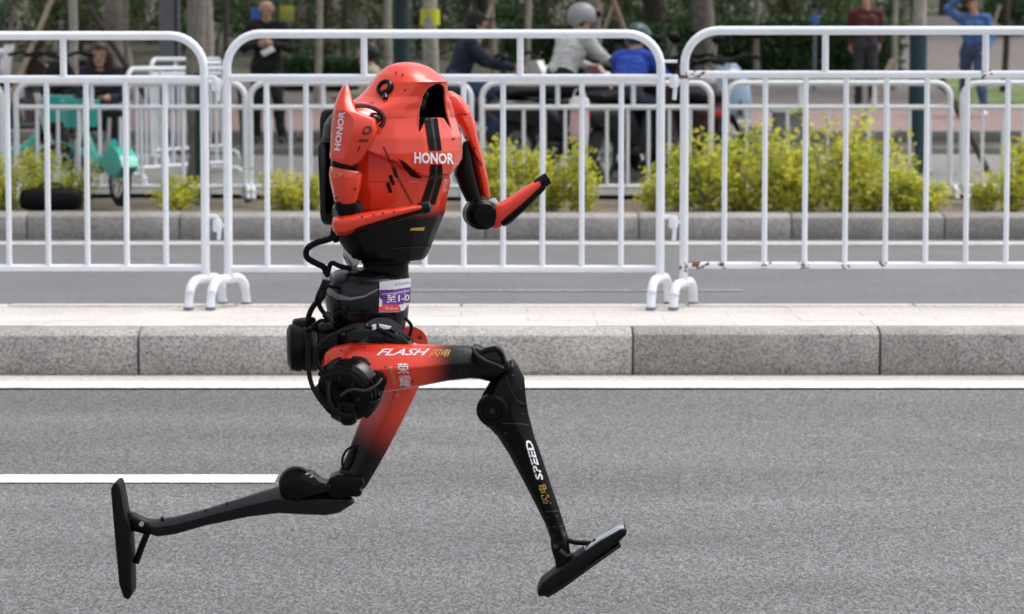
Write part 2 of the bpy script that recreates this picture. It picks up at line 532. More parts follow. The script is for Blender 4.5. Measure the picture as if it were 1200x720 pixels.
# --- far kerb
far_kerb = tag(obj('far_kerb', box((0, D_FAR + .15, .04), (120, .2, .1)), M['gutter']), kind='structure')
fm = stone_mesh('kerb_stone', 1.13, .28, .195, .03, .12)
fm.materials.append(M['kerb_far'])
for i in range(-6, 7):
    o = link('kerb_stone', fm, None, far_kerb)
    o.location = (at(838, 270, D_FAR).x + i * 1.14, D_FAR + rnd.uniform(-.006, .006), rnd.uniform(-.006, .004))

# --- park ground behind the far kerb, rising gently
TZ = [(D_FAR + .2, .12), (D_FAR + .32, .15), (25.4, .17), (26, .20), (29, .30), (35, .32), (42, .63), (48, .92), (52, 1.15), (62, 1.9), (80, 3.3), (130, 5.5), (300, 9)]
def tz(Y):
    if Y <= TZ[0][0]: return TZ[0][1]
    for (a, za), (b, zb) in zip(TZ, TZ[1:]):
        if Y <= b: return za + (zb - za) * (Y - a) / (b - a)
    return TZ[-1][1]
def strip(name, x0, x1, y0, y1, dz, m, nx=40, edge=None):
    ys = sorted({y0, y1} | {y for y, _ in TZ if y0 < y < y1} | {y0 + (y1 - y0) * k / 12 for k in range(13)})
    v, f = [], []
    for y in ys:
        for i in range(nx + 1):
            a, b = (edge(y) if edge else (x0, x1))
            x = a + (b - a) * i / nx
            bump = 0.03 * noise.noise(Vector((x * .8, y * .8, 0))) if y > D_FAR + .4 else 0
            v.append((x, y, tz(y) + dz + bump))
    n = nx + 1
    for j in range(len(ys) - 1):
        for i in range(nx):
            f.append((j * n + i, j * n + i + 1, (j + 1) * n + i + 1, (j + 1) * n + i))
    return tag(obj(name, (v, f), m, angle=180), kind='structure')
strip('park_terrain', -130, 130, D_FAR + .2, 300, 0.0, M['terrain'], 120)
strip('planting_bed', -14, 14, D_FAR + .24, 25.4, .014, M['soil'], 60)
strip('forecourt', -16, 16, 25.4, 31.6, .05, M['concrete'], 60)
strip('pink_path', -22, 22, 36.2, 42.0, .05, M['pink'], 60)
strip('tarmac_path', -22, 22, 42.0, 48.8, .046, M['path'], 60)
strip('uphill_path', 0, 0, 48.8, 66, .05, M['path'], 16, edge=lambda y: (at(1055, 90, y).x, at(1055, 90, y).x + 6))
strip('lawn', 0, 0, 42.2, 48.4, .075, M['lawn'], 20, edge=lambda y: (at(1092 + (48 - y) * 6, 90, y).x, at(1092, 90, y).x + 5))
for (ya, nm) in ((31.6, 'path_edging'), (36.1, 'path_edging')):
    e = empty(nm, (0, ya, tz(ya))); tag(e, kind='structure')
    bm_ = mesh_of('kerb_stone', *box((0, 0, .03), (.98, .12, .2), bev=.012)); bm_.materials.append(M['concrete'])
    for i in range(-7, 8):
        o = link('kerb_stone', bm_, None, e); o.location.x = i * 1.0

# ================================================================== crowd barriers
def barrier(name, W, H, mid, low, rp, rb, nbars, stubs, foot, corner, m, foot_rot=(0, 0), rust=False, hooks=True):
    """origin on the ground under the left post; the panel runs along +x"""
    root = empty(name)
    fh = foot[1]
    pts = [(0, 0, fh)]
    for k in range(9):
        a = math.pi - math.pi / 2 * k / 8
        pts.append((corner + corner * math.cos(a), 0, H - corner + corner * math.sin(a)))
    for k in range(9):
        a = math.pi / 2 - math.pi / 2 * k / 8
        pts.append((W - corner + corner * math.cos(a), 0, H - corner + corner * math.sin(a)))
    pts.append((W, 0, fh))
    obj('frame', tube(pts, rp, 14), m, root)
    obj('middle_rail', tube([(0, 0, mid), (W, 0, mid)], rp * .92, 12), m, root)
    obj('bottom_rail', tube([(0, 0, low), (W, 0, low)], rp * .82, 12), m, root)
    bmesh_ = mesh_of('bar', *tube([(0, 0, low + rp * .6), (0, 0, mid - rp * .6)], rb, 10)); bmesh_.materials.append(m)
    for k in range(1, nbars + 1):
        o = link('bar', bmesh_, None, root); o.location.x = W * k / (nbars + 1)
    sm_ = mesh_of('short_post', *tube([(0, 0, mid + rp * .6), (0, 0, H - rp * .7)], rp * .8, 12)); sm_.materials.append(m)
    for s in stubs:
        o = link('short_post', sm_, None, root); o.location.x = s * W
    L, fr = foot[0], foot[2]
    fp = [(0, -L / 2 - .01, 0), (0, -L / 2, fh * .55)]
    for k in range(6):
        a = math.pi - math.pi / 2 * k / 5
        c = fh * .62
        fp.append((0, -L / 2 + c + c * math.cos(a), fh - c * .9 + c * .9 * math.sin(a)))
    fp += [(0, -y, z) for _, y, z in reversed(fp)]
    fm_ = mesh_of('foot', *tube(fp, fr, 12)); fm_.materials.append(m)
    for x, a in ((0, foot_rot[0]), (W, foot_rot[1])):
        o = link('foot', fm_, None, root); o.location.x = x; o.rotation_euler.z = a
        for s in (-1, 1): obj('foot_cap', lathe([(.0, 0), (fr * 1.12, 0), (fr * 1.12, .012), (.0, .012)], (0, s * (L / 2 + .01), 0), (0, 0, 1), 12), M['steel'], o)
    if hooks:
        for z in (mid - .03, low + .20):
            h = tube(spline([(W + rp * .5, 0, z + .035), (W + .045, -.004, z + .038), (W + .062, -.006, z + .02), (W + .066, -.006, z - .015), (W + .062, -.006, z - .07)], 5), .010, 8)
            obj('hook', h, m, root)
            obj('eye', join(tube([(-rp * .5, 0, z), (-.05, -.005, z)], .011, 8), lathe([(.017, -.03), (.022, -.02), (.022, .02), (.017, .03)], (-.048, -.005, z), (0, 0, 1), 12)), m, root)
        obj('link_bar', tube([(W, 0, mid + .075), (W + .075, 0, mid + .075)], .007, 8), m, root)
    if rust:
        def patch(org, ax, rad, L, thr, seed):
            """irregular flakes of rust lying on a tube"""
            org, ax = Vector(org), Vector(ax)
            u = ax.orthogonal().normalized(); w_ = ax.cross(u)
            na, nl, V, F, mp = 26, max(6, int(L / .003)), [], [], {}
            def vert(i, j):
                k = (i % na, j)
                if k not in mp:
                    t = 2 * math.pi * i / na
                    mp[k] = len(V); V.append(org + ax * (L * j / nl) + (u * math.cos(t) + w_ * math.sin(t)) * (rad + .0012))
                return mp[k]
            for i in range(na):
                for j in range(nl):
                    e_ = 1 - abs(j / nl - .3) * 1.6
                    if noise.noise(Vector((math.cos(i * .2417) * 1.6, math.sin(i * .2417) * 1.6, j * L / nl * 60 + seed))) + e_ * .55 > thr:
                        F.append((vert(i, j), vert(i + 1, j), vert(i + 1, j + 1), vert(i, j + 1)))
            if F: tag(obj('rust_patch', (V, F), M['rust'], root), kind='stuff')
        patch((rp * .9, 0, low), (1, 0, 0), rp * .82, .11, .36, 3.1)
        for k in range(1, 6): patch((W / 11 * k - .03, 0, low), (1, 0, 0), rp * .82, .07, .62, k * 7.7)
        patch((0, 0, mid - .03), (0, 0, 1), rp, .07, .5, 1.4); patch((.03, 0, mid), (1, 0, 0), rp * .92, .09, .58, 5.2)
        patch((0, 0, low - .03), (0, 0, 1), rp, .06, .5, 8.4); patch((W * .676 - .02, 0, mid), (1, 0, 0), rp * .92, .06, .5, 2.2)
    return root

YF = ground_depth(361.0, KERB_H)
GZ = KERB_H + .004
def fence_z(y, Y): return at(600, y, Y).z - GZ
for (px, wpx, top, mid, low, fr, rs, lab) in (
    (-264, 507, 42, 93, 314, (-.2, -.40), False, 'white tubular crowd barrier running off the left edge of the median'),
    (268, 507, 40, 91.5, 315, (-.44, -.30), False, 'white tubular crowd barrier directly behind the running robot'),
    (801, 520, 36, 87.5, 311, (-.34, -.2), True, 'white tubular crowd barrier with rust spots at its lower left corner')):
    s = YF / F_PX
    b = barrier('crowd_barrier', wpx * s, fence_z(top, YF), fence_z(mid, YF), fence_z(low, YF), .0198, .0128, 10,
                (.316, .676), (.31, .112 if rs else .132, .0215), .155, M['fence'], fr, rs)
    b.location = (at(px, 360, YF).x, YF, GZ)
    tag(b, lab, 'barrier', 'crowd barriers on the median')

YR = ground_depth(238, .2)
rear = [(-262, 'far white barrier cut by the left picture edge'), (22, 'far white barrier behind the teal bicycle'), (295, 'far white barrier seen behind the robot and its raised arm'),
        (565, 'far white barrier just right of the robot in front of the motor scooters'), (850, 'far white barrier behind the tallest yellow bushes'), (1125, 'far white barrier cut by the right picture edge')]
for px, lab in rear:
    s = YR / F_PX
    wpx = 258 if px == 295 else (268 if px < 850 else 262)
    b = barrier('rear_barrier', wpx * s, at(600, 97.5, YR).z - .235, at(600, 126, YR).z - .235, at(600, 219, YR).z - .235, .0225, .0140, 10,
                (.33, .66), (.34, .10, .018), .12, M['fence_far'], (.2, .2), False, hooks=False)
    b.location = (at(px, 360, YR).x, YR, .235)
    tag(b, lab, 'barrier', 'barriers behind the planting bed')
# barriers running away from the camera beside the lamp post
for (px, Yb, ang, lab) in ((150, 26.2, R(68), 'white barrier set at an angle behind the teal bicycle, nearer one'), (178, 28.6, R(74), 'white barrier set at an angle beside the lamp post, farther one')):
    b = barrier('angled_barrier', 1.8, 1.0, .86, .15, .02, .0115, 10, (.33, .66), (.34, .10, .018), .12, M['fence_far'], hooks=False)
    b.location = (at(px, 200, Yb).x, Yb, tz(Yb) + .05); b.rotation_euler.z = ang
    tag(b, lab, 'barrier', 'angled barriers on the forecourt')

# ================================================================== the running robot
YB = 7.2
robot = empty('running_robot', (at(460, 600, YB).x, YB, 0.0))
tag(robot, 'red and black headless-looking humanoid robot sprinting to the right across the road', 'robot')
def rp(name, vf, m, parent=None, angle=35, label=None):
    o = obj(name, vf, m, parent or robot, angle, world_in=True)
    if label: o["label"] = label
    return o

def poly_grid(poly, step=3.0):
    bm = bmesh.new()
    bm.faces.new([bm.verts.new((x, y, 0)) for x, y in poly])
    xs = [p[0] for p in poly]; ys = [p[1] for p in poly]
    for lo, hi, ax in ((min(xs), max(xs), 0), (min(ys), max(ys), 1)):
        k = math.ceil(lo / step) * step
        while k < hi:
            co, no = [0, 0, 0], [0, 0, 0]
            co[ax], no[ax] = k, 1
            bmesh.ops.bisect_plane(bm, geom=bm.verts[:] + bm.edges[:] + bm.faces[:], plane_co=co, plane_no=no)
            k += step
    bm.verts.index_update()
    out = [(v.co.x, v.co.y) for v in bm.verts], [tuple(v.index for v in f.verts) for f in bm.faces]
    bm.free()
    return out

def text_px(body, O, ux, uy, bold=0.0, shear=0.0):
    """glyph outlines as a flat mesh: O = lower left in the photo, ux = whole advance, uy = letter height"""
    c = bpy.data.curves.new('t', 'FONT')
    c.body = body; c.offset = bold; c.shear = shear; c.resolution_u = 2; c.fill_mode = 'FRONT'
    o = bpy.data.objects.new('t', c)
    COL.objects.link(o)
    dg = bpy.context.evaluated_depsgraph_get()
    me = bpy.data.meshes.new_from_object(o.evaluated_get(dg))
    v = [(p.co.x, p.co.y) for p in me.vertices]
    f = [tuple(q.vertices) for q in me.polygons]
    bpy.data.objects.remove(o); bpy.data.curves.remove(c); bpy.data.meshes.remove(me)
    x0, x1 = min(p[0] for p in v), max(p[0] for p in v)
    y0, y1 = min(p[1] for p in v), max(p[1] for p in v)
    return [(O[0] + ux[0] * (x - x0) / (x1 - x0) + uy[0] * (y - y0) / (y1 - y0),
             O[1] + ux[1] * (x - x0) / (x1 - x0) + uy[1] * (y - y0) / (y1 - y0)) for x, y in v], f

_bvh = {}
def decal(name, V2F, target, m, parent, off=0.0012):
    """lay a flat print onto the real surface of a part"""
    V2, Fc = V2F
    if id(target) not in _bvh: _bvh[id(target)] = (BVHTree.FromPolygons([tuple(p) for p in target[0]], target[1]), target)
    bvh = _bvh[id(target)][0]
    pts, hit = [], []
    for x, y in V2:
        d = pdir(x, y).normalized()
        loc, nor, idx, dist = bvh.ray_cast(CAM, d)
        if loc is None:
            pts.append((x, y)); hit.append(None); continue
        if nor.dot(d) > 0: nor = -nor
        pts.append(loc + nor * off); hit.append(True)
    good = [p for p, h in zip(pts, hit) if h]
    if not good: return None
    my = sum(p.y for p in good) / len(good)
    pts = [p if h else at(p[0], p[1], my) for p, h in zip(pts, hit)]
    return rp(name, (pts, Fc), m, parent)

# ---- torso: one shell with the hood, turned towards the camera
TH = R(38)
FV, RV = Vector((math.cos(TH), -math.sin(TH), 0)), Vector((-math.sin(TH), -math.cos(TH), 0))
def tl(f, r, y): return at(455, y, YB) + FV * f + RV * r
KEYS = [ # y, centre f, half depth, half width
 (72.6, .056, .004, .004), (73.6, .056, .022, .024), (77, .058, .043, .043), (82, .060, .058, .056), (88, .062, .073, .070), (96, .064, .086, .082), (105, .056, .090, .093),
 (113, .046, .095, .106), (120, .036, .104, .126), (127, .026, .112, .155), (135, .022, .118, .178), (145, .020, .124, .192), (160, .024, .130, .200),
 (178, .026, .132, .202), (192, .026, .131, .198), (203, .024, .127, .186), (206, .022, .119, .170), (215, .020, .113, .160), (235, .015, .112, .150), (250, .012, .110, .146),
 (268, .008, .100, .131), (282, .006, .092, .119), (292, .008, .083, .107), (300, .013, .073, .093), (304, .016, .064, .082)]
def keyv(y):
    for a, b in zip(KEYS, KEYS[1:]):
        if a[0] <= y <= b[0]:
            t = (y - a[0]) / (b[0] - a[0])
            return [a[k] + (b[k] - a[k]) * t for k in (1, 2, 3)]
def lerp_tab(tab, x):
    if x <= tab[0][0]: return tab[0][1]
    for (a, va), (b, vb) in zip(tab, tab[1:]):
        if x <= b: return va + (vb - va) * (x - a) / (b - a)
    return tab[-1][1]
HW = [(96.5, 0), (98, .018), (102, .030), (110, .040), (130, .051), (154, .061)]
INN = [(137, .0), (137.5, .030), (154, .061)]
FACET = [(0, 1.0), (.26, .985), (.60, .76), (.90, .36), (1, 0)]
def half(n, lo, hi): return [lo + (hi - lo) * (k / n) for k in range(1, n + 1)]
rows_y = [72.6, 73.2, 74, 75.5, 77.5, 80] + [82 + k * 1.7 for k in range(130) if 82 + k * 1.7 < 303.5] + [304]
rows_y = sorted([y for y in rows_y if min(abs(y - q) for q in (96.5, 97.2, 136.6, 137.2, 154)) > .5] + [96.5, 97.2, 136.6, 137.2, 154])
tv, ring_rec = [], []
for y in rows_y:
    c, a, w = keyv(y)
    ex = 2.35 if y < 206 else 2.35 + min(1, (y - 206) / 50) * 1.0
    hw = min(max(lerp_tab(HW, y), .008), w * .8)
    inn = min(max(lerp_tab(INN, y), .0) if y > 137 else hw * .6, hw * .999)
    if y > 154: inn = hw * .9
    rs = half(7, 0, inn * .985) + [inn] + half(4, inn + (hw - inn) * .06, hw - (hw - inn) * .06 - 1e-6) + [hw]
    t0 = math.asin(min(1, (hw / w) ** (ex / 2)))
    rs2 = [w * math.sin(t0 + (math.pi / 2 - t0) * k / 26) ** (2 / ex) for k in range(1, 27)]
    side = [(r, 1) for r in rs] + [(r, 2) for r in rs2]
    front = [(-r, z) for r, z in reversed(side)] + [(0.0, 1)] + side
    ring = []
    a2, w2, c2 = min(a, .114), min(w, .160), min(c, .020)
    for r, zone in front:
        f = c + a * max(0, 1 - (abs(r) / w) ** ex) ** (1 / ex)
        fc = c + a * lerp_tab(FACET, abs(r) / w)                                 # flat armour facets below the hood
        k = min(1, max(0, (y - 120) / 18)) if y < 210 else .8
        f += (fc - f) * k
        if y > 130:                                                              # the chest plate overhangs the belly along a slanting edge
            yb = 207 - 52 * max(0, abs(r) / w - .22)
            kk = min(1, max(0, (y - yb) / 3.5))
            f = f * (1 - kk) + (c2 + (f - c) * a2 / a) * kk
            r = r * (1 - kk) + r * w2 / w * kk
        rec = 0
        if 97 < y < 153.9 and zone == 1 and abs(r) < hw - 1e-5:
            if y < 136.9: rec = .06
            elif abs(r) > inn + 1e-6: rec = .014
        if 88 < y < 97 and abs(r) < .06: f += .012 * (1 - abs(r) / .06) * max(0, 1 - abs(y - 95) / 6)
        if 137 < y < 206 and abs(r) < .05: f += .006 * (1 - abs(r) / .05)       # slight keel down the chest
        ring.append((f - rec, r, rec))
    for k in range(1, 40):                                                       # the back, from right side round to left
        t = math.pi / 2 + math.pi * k / 40
        kk = min(1, max(0, (y - 166) / 3.5)) if y > 130 else 0
        ww = w + (w2 - w) * kk
        ring.append((c - a * abs(math.cos(t)) ** (2 / ex), ww * math.copysign(abs(math.sin(t)) ** (2 / ex), math.sin(t)), 0))
    for f, r, rec in ring: tv.append(tl(f, r, y)); ring_rec.append(rec)
NA = len(ring); NF = len(front)
tf, tm = [], []
nr = len(rows_y)
for i in range(nr - 1):
    for j in range(NA):
        k = (j + 1) % NA
        q = (i * NA + j, (i + 1) * NA + j, (i + 1) * NA + k, i * NA + k)
        tf.append(q); tm.append(1 if sum(ring_rec[x] > 0 for x in q) >= 2 or (j > NF - 6 and j < NA - 7 and rows_y[i] > 118) else 0)
tf += [tuple(range(NA)), tuple(reversed(range((nr - 1) * NA, nr * NA)))]; tm += [0, 0]
TORSO = (tv, tf)
g_torso = grad_mat('torso_paint', at(470, 236, YB), at(470, 256, YB))
me = mesh_of('torso_shell', tv, tf, 11)
me.materials.append(g_torso); me.materials.append(M['black'])
me.polygons.foreach_set("material_index", tm)
torso = link('torso_shell', me, None, robot)
torso.matrix_parent_inverse = Matrix.Translation(robot.location).inverted()
torso["label"] = 'glossy red hooded torso shell fading to black at the waist'
# sensor head inside the hood
rp('sensor_head', ellipsoid(tl(.078, 0, 117), (.034, .034, .042), 24, 18), M['dark'])
rp('sensor_lens', lathe([(.0, .0), (.012, .0), (.012, .006), (.009, .008), (.0, .007)], tl(.108, 0, 110), FV + Vector((0, 0, .15)), 20), M['gloss'])
for sg in (-1, 1):                                                               # rolled edge of the hood opening
    ed = []
    for y in [97 + k * 3 for k in range(20)]:
        c, a, w = keyv(y); hw = min(max(lerp_tab(HW, y), .008), w * .8)
        kf = min(1, max(0, (y - 120) / 18))
        f0 = a * max(0, 1 - (hw / w) ** 2.35) ** (1 / 2.35); f1 = a * lerp_tab(FACET, hw / w)
        ed.append(tl(c + f0 + (f1 - f0) * kf - .001, sg * hw, y))
    rp('hood_rim', tube([tl(keyv(97)[0] + keyv(97)[1] - .001, 0, 96.6)] + ed, [.0028] * (len(ed) - 3) + [.0024, .0018, .0012, .0008], 8), M['red'], torso)
# chest print
D = lambda n, p, m, st=2.0, off=.0024: decal(n, poly_grid(p, st), TORSO, m, torso, off)
D('stripe', [(497, 139), (503, 139), (509, 177), (503, 177)], M['black'])
D('stripe', [(507, 139), (512, 139), (517, 177), (512, 177)], M['black'])
D('stripe', [(503.5, 139), (506.5, 139), (511.5, 177), (509.5, 177)], M['carbon'])
D('stripe', [(504, 193), (509.5, 193), (509.5, 209), (500, 240), (492, 240), (503, 209)], M['black'])
D('stripe', [(512, 193), (517.5, 193), (518, 209), (509, 240), (503, 240), (512, 209)], M['black'])
D('stripe', [(510, 193), (511.5, 193), (511.5, 209), (502, 240), (500.8, 240), (510, 209)], M['carbon'])
decal('chest_lettering', text_px('HONOR', (485, 191.5), (46, 1), (0, -13), .035), TORSO, M['white'], torso, .0022)
D('notch', [(466, 186), (474, 190), (494, 208), (483, 208)], M['black'])
D('panel_seam', [(448, 172), (450, 172), (470, 214), (484, 239), (482, 239), (468, 214)], M['maroonprint'], 2)
for k, (x, y) in enumerate(((462, 197), (458, 206), (455, 215))):
    D('side_vent', [(x - 3, y), (x + 1, y - 1), (x + 5, y + 11), (x + 1, y + 11)], M['black'], 2)
D('side_badge', [(480, 270), (481, 267), (497, 266), (496, 270)], M['gold'])
D('side_badge', [(488, 266.8), (497, 266), (496, 268), (487, 268.6)], M['white'], off=.0018)
D('panel_seam', [(460, 290), (505, 288), (505, 289.2), (460, 291.2)], M['carbon'])
for (x, y) in ((464, 86), (472, 88), (475, 106), (531, 163)):
    D('screw', [(x + 1.4 * math.cos(k * .785), y + 1.4 * math.sin(k * .785)) for k in range(8)], M['maroonprint'], 9)
# camera eye on the side of the hood, bracket behind it
bv = BVHTree.FromPolygons([tuple(p) for p in tv], tf)
def on(x, y, off=0.0):
    l, n, i, d = bv.ray_cast(CAM, pdir(x, y).normalized())
    if n.dot(pdir(x, y)) > 0: n = -n
    return l + n * off, n
p, n = on(452, 104)
eye = rp('side_eye', lathe([(.0105, -.004), (.021, -.004), (.021, .008), (.018, .011), (.0125, .011), (.0105, .006)], p, n, 32), M['gloss'])
rp('lens', lathe([(.0, .001), (.0105, .001), (.0105, .006), (.0, .0065)], p, n, 24), M['red'], eye)
rp('eye_stem', tube([on(452, 108, .003)[0], on(452, 112, .003)[0], on(452, 117, .003)[0]], [.008, .007, .0065], 10), M['gloss'])
rp('rear_bracket', slab([(428, 108), (436, 94), (443, 97), (436, 108), (431, 113)], 7.18, 7.24, .003), M['black'])
# backpack
brg = []
for y, k in ((128, .9), (132, .97), (140, 1), (200, 1), (250, 1), (258, .97), (263, .9)):
    brg.append([tl(-.075 + .042 * k * cf, .128 * k * sr, y) for cf, sr in sup(28, 5)])
rp('backpack', bevel(loft(brg), .003, 2, 40), M['black'])
rp('backpack_panel', slab([(373, 172), (379, 160), (384, 160), (383, 250), (376, 252)], 7.115, 7.16, .003), M['dark'])

# ---- near shoulder and arm
YA = 6.99
ARM = [(1, .35), (.78, -.5), (-.02, -1), (-.88, -.78), (-1, -.3), (-.8, .8), (.7, .9)]
rp('shoulder_cap', ellipsoid(at(424, 146, YA + .08), (.062, .062, .052), 28, 18), M['red'])
rp('shoulder_joint_highlight', ellipsoid(at(424, 136, YA + .012), (.026, .03, .013), 20, 12), M['whitepl'])  # white colour stands in for the bright highlight on the black ball joint
rp('shoulder_bearing', ellipsoid(at(438, 139, YA + .012), (.018, .03, .014), 18, 12), M['gloss'])
rp('shoulder_ring', tube([at(424, 146, YA + .05) + Vector((math.cos(t) * .052, -.045 + .01 * math.cos(t), .012 + math.sin(t) * .032)) for t in [math.pi * k / 16 for k in range(-3, 17)]], .006, 8), M['maroonprint'])
ua = lpx([(402, 100, 408, 100, .008, .02), (397.5, 108, 411, 108, .018, .015), (393, 118, 414, 119, .028, .01), (390, 128, 419, 130, .038), (388, 138, 441, 139, .045),
          (387, 150, 443, 151, .05), (386.5, 162, 439, 164, .05), (386, 174, 431, 177, .048), (385, 183, 424, 188, .046), (386, 187, 415, 195, .044)], YA, ARM, .0045)
g_arm = M['red']
upper = rp('upper_arm', ua, g_arm)
decal('arm_lettering', text_px('HONOR', (399, 177), (6, -46), (-7.5, -1), .03), ua, M['pinkprint'], upper)
decal('arm_number', text_px('-10', (416, 177), (11, -31), (10, 3), .015, .15), ua, M['maroonprint'], upper)
la = lpx([(386, 194, 423, 201, .044), (384.5, 205, 425, 206, .046), (386, 215, 423, 218, .046), (389, 228, 420, 231, .043), (391, 238, 417, 240, .036)], YA + .004, ARM, .004)
elbow_arm = rp('elbow_guard', la, g_arm)
decal('gold_mark', text_px('LF', (391, 208), (10, 0), (1, -5), .02), la, M['gold'], elbow_arm)
for (x, y) in ((420, 204), (416, 222), (394, 232)):
    decal('screw', poly_grid([(x + 1.6 * math.cos(k * .785), y + 1.6 * math.sin(k * .785)) for k in range(8)], 9), la, M['maroonprint'], elbow_arm)
rp('arm_gap', lpx([(387, 186, 420, 193, .038), (387, 193, 420, 200, .038)], YA + .002, ARM), M['black'])
rp('elbow_joint', lathe([(.0, -.045), (.02, -.042), (.025, -.035), (.025, .035), (.02, .04), (.0, .042)], at(407, 246, YA + .02), (.35, -.9, .1), 28), M['gloss'])
rp('elbow_housing', lpx([(393, 236, 422, 238, .028), (392, 244, 423, 245, .03), (396, 252, 416, 251, .026)], YA, sup(16, 3)), M['black'])
FA = [(1, -.2), (.55, -1), (-.55, -1), (-1, -.4), (-1, .4), (-.5, 1), (.5, 1), (1, .3)]
fa = lpx([(389, 261, 390, 270, .014), (391, 254, 395, 276, .03), (404, 251, 406, 276, .034), (422, 250, 424, 268, .032), (460, 244.5, 461, 256, .026), (494, 239.5, 495, 246, .018)], YA - .01, FA, .004)
forearm = rp('forearm', fa, M['red'])
rp('forearm_underside', lpx([(418, 266, 415, 274, .026), (430, 263, 430, 271, .028), (461, 254, 461, 261, .024), (497, 245, 497, 249.5, .016)], YA - .012, FA, .003), M['black'])
rp('wrist_cap', lathe([(.0, -.012), (.014, -.012), (.015, 0), (.014, .014), (.008, .018), (.0, .018)], at(496, 244, YA - .01), (1, 0, .15), 20), M['gloss'])
for x in (424, 438, 449, 462):
    decal('screw', poly_grid([(x + 1.5 * math.cos(k * .785), 254.5 - (x - 424) * .16 + 1.2 * math.sin(k * .785)) for k in range(8)], 9), fa, M['maroonprint'], forearm)

# ---- far arm
YL = 7.37
rp('far_shoulder_guard', lpx([(520, 106, 530, 107, .02), (519, 113, 540, 113, .036), (521, 123, 548, 123, .043), (528, 133, 553, 134, .043)], YL, FA, .004), M['red'])
fu = lpx([(528, 134, 554, 134, .04), (538, 150, 558, 150, .04), (545, 165, 561, 165, .036), (551, 183, 566, 184, .032), (557, 205, 571, 206, .028), (563, 230, 575, 232, .022)], YL, ARM, .004)
far_upper = rp('far_upper_arm', fu, M['red'])
decal('panel_seam', poly_grid([(547, 168), (549, 167), (565, 193), (565, 195), (562, 194)], 4), fu, M['maroonprint'], far_upper)
for (x, y) in ((546, 161), (556, 174)):
    decal('screw', poly_grid([(x + 1.5 * math.cos(k * .785), y + 1.5 * math.sin(k * .785)) for k in range(8)], 9), fu, M['maroonprint'], far_upper)
rp('far_inner_arm', lpx([(543, 166, 549, 166, .02), (537, 185, 554, 185, .03), (532, 204, 558, 204, .033), (539, 222, 562, 222, .03), (546, 236, 566, 236, .028)], YL - .015, sup(16, 2.6)), M['black'])
rp('far_elbow', lathe([(.0, -.05), (.026, -.048), (.036, -.035), (.036, .035), (.026, .045), (.0, .047)], at(563, 251, YL - .01), (.25, -.95, 0), 30), M['black'])
rp('far_elbow_ring', lathe([(.0365, -.004), (.0375, -.004), (.0375, .004), (.0365, .004)], at(563, 251, YL - .03), (.25, -.95, 0), 30), M['carbon'])
rp('far_elbow_bracket', slab([(570, 234), (580, 232), (584, 238), (582, 246), (572, 244)], YL - .03, YL + .02, .003), M['metal'])
for x in (574, 578): rp('bracket_bolt', lathe([(.0, 0), (.004, 0), (.004, .004), (.0, .004)], at(x, 240, YL - .034), (0, -1, 0), 10), M['black'])
rp('far_forearm', lpx([(577, 246, 575, 266, .014), (580, 240, 581, 269, .024), (592, 234, 593, 262, .026), (612, 221, 616, 242, .022), (634, 207.5, 637, 219, .014)], YL - .02, FA, .004), M['red'])
rp('far_forearm_underside', lpx([(586, 259, 590, 266, .024), (592, 252, 598, 262, .027), (614, 234, 619, 243, .023), (637, 214, 640, 221, .0155)], YL - .022, FA, .003), M['black'])
rp('far_wrist_cap', lathe([(.008, -.02), (.0145, -.02), (.0155, 0), (.0145, .014), (.008, .014), (.006, .004)], at(637, 212.5, YL - .02), (.84, 0, .54), 20), M['gloss'])

# ---- waist
rp('waist_column', lathe([(.06, -.03), (.056, 0), (.054, .01), (.054, .034), (.058, .036), (.058, .042), (.05, .046)], at(452, 326, YB), (0, 0, 1), 36), M['black'])
W = lpx([(404, 314, 466, 318, .06), (392, 318, 472, 322, .085), (384, 326, 476, 327, .098), (380, 338, 478, 338, .105), (380.5, 350, 479, 350, .106), (383, 362, 479, 362, .102), (387, 374, 478, 374, .094),
         (391, 377, 476, 377, .09), (394, 386, 474, 386, .084), (402, 395, 468, 395, .07)], YB, sup(48, 2.4))
waist = rp('waist_housing', W, M['dark'])
rim = [(379, 331), (386, 341), (397, 348), (411, 350.5), (427, 347.5), (441, 340.5), (446, 338)]
def ribbon(pts, w):
    up = [(x, y - w(i)) for i, (x, y) in enumerate(pts)]
    return up + [(x, y + w(i)) for i, (x, y) in reversed(list(enumerate(pts)))]
decal('waist_trim', poly_grid(ribbon(rim, lambda i: (2.2, 4.4, 3.4, 1.6, 1.2, 1.0, .9)[i]), 3), W, mat('trim_grey', (.20, .20, .22), .35, coat=.3), waist, .002)
decal('waist_seam', poly_grid([(386, 366), (478, 365), (478, 366.2), (386, 367.2)], 4), W, M['carbon'], waist, .001)
# number bib wrapped on the front of the waist
bx = [(445, 7.092), (452, 7.096), (460, 7.104), (468, 7.118), (475, 7.138), (481.5, 7.168)]
bv_, n_b = [], len(bx)
for t in range(9):
    for i, (x, Y) in enumerate(bx):
        k = i / (n_b - 1)
        yt, yb_ = 330.5 - 4.5 * k, 366 - (0 if k < .75 else 12 * (k - .75) / .25)
        p = at(x - (1.0 * t / 8), yt + (yb_ - yt) * t / 8, Y); p.y -= .003 * math.sin(t * .9 + i)
        bv_.append(p)
bf = [(t * n_b + i, t * n_b + i + 1, (t + 1) * n_b + i + 1, (t + 1) * n_b + i) for t in range(8) for i in range(n_b - 1)]
BIB = (bv_, bf)
bib = rp('number_bib', BIB, M['bib'], label='white, purple and red race number bib')
B = lambda n, p, m, off=.0008: decal(n, poly_grid(p, 4), BIB, m, bib, off)
B('bib_band', [(444.8, 340), (462, 339.5), (480.5, 336.5), (480.5, 354), (468, 357), (444.3, 357)], M['purple'])
B('bib_band', [(444.3, 357), (467, 357), (470, 365), (444, 365.5)], M['redprint'])
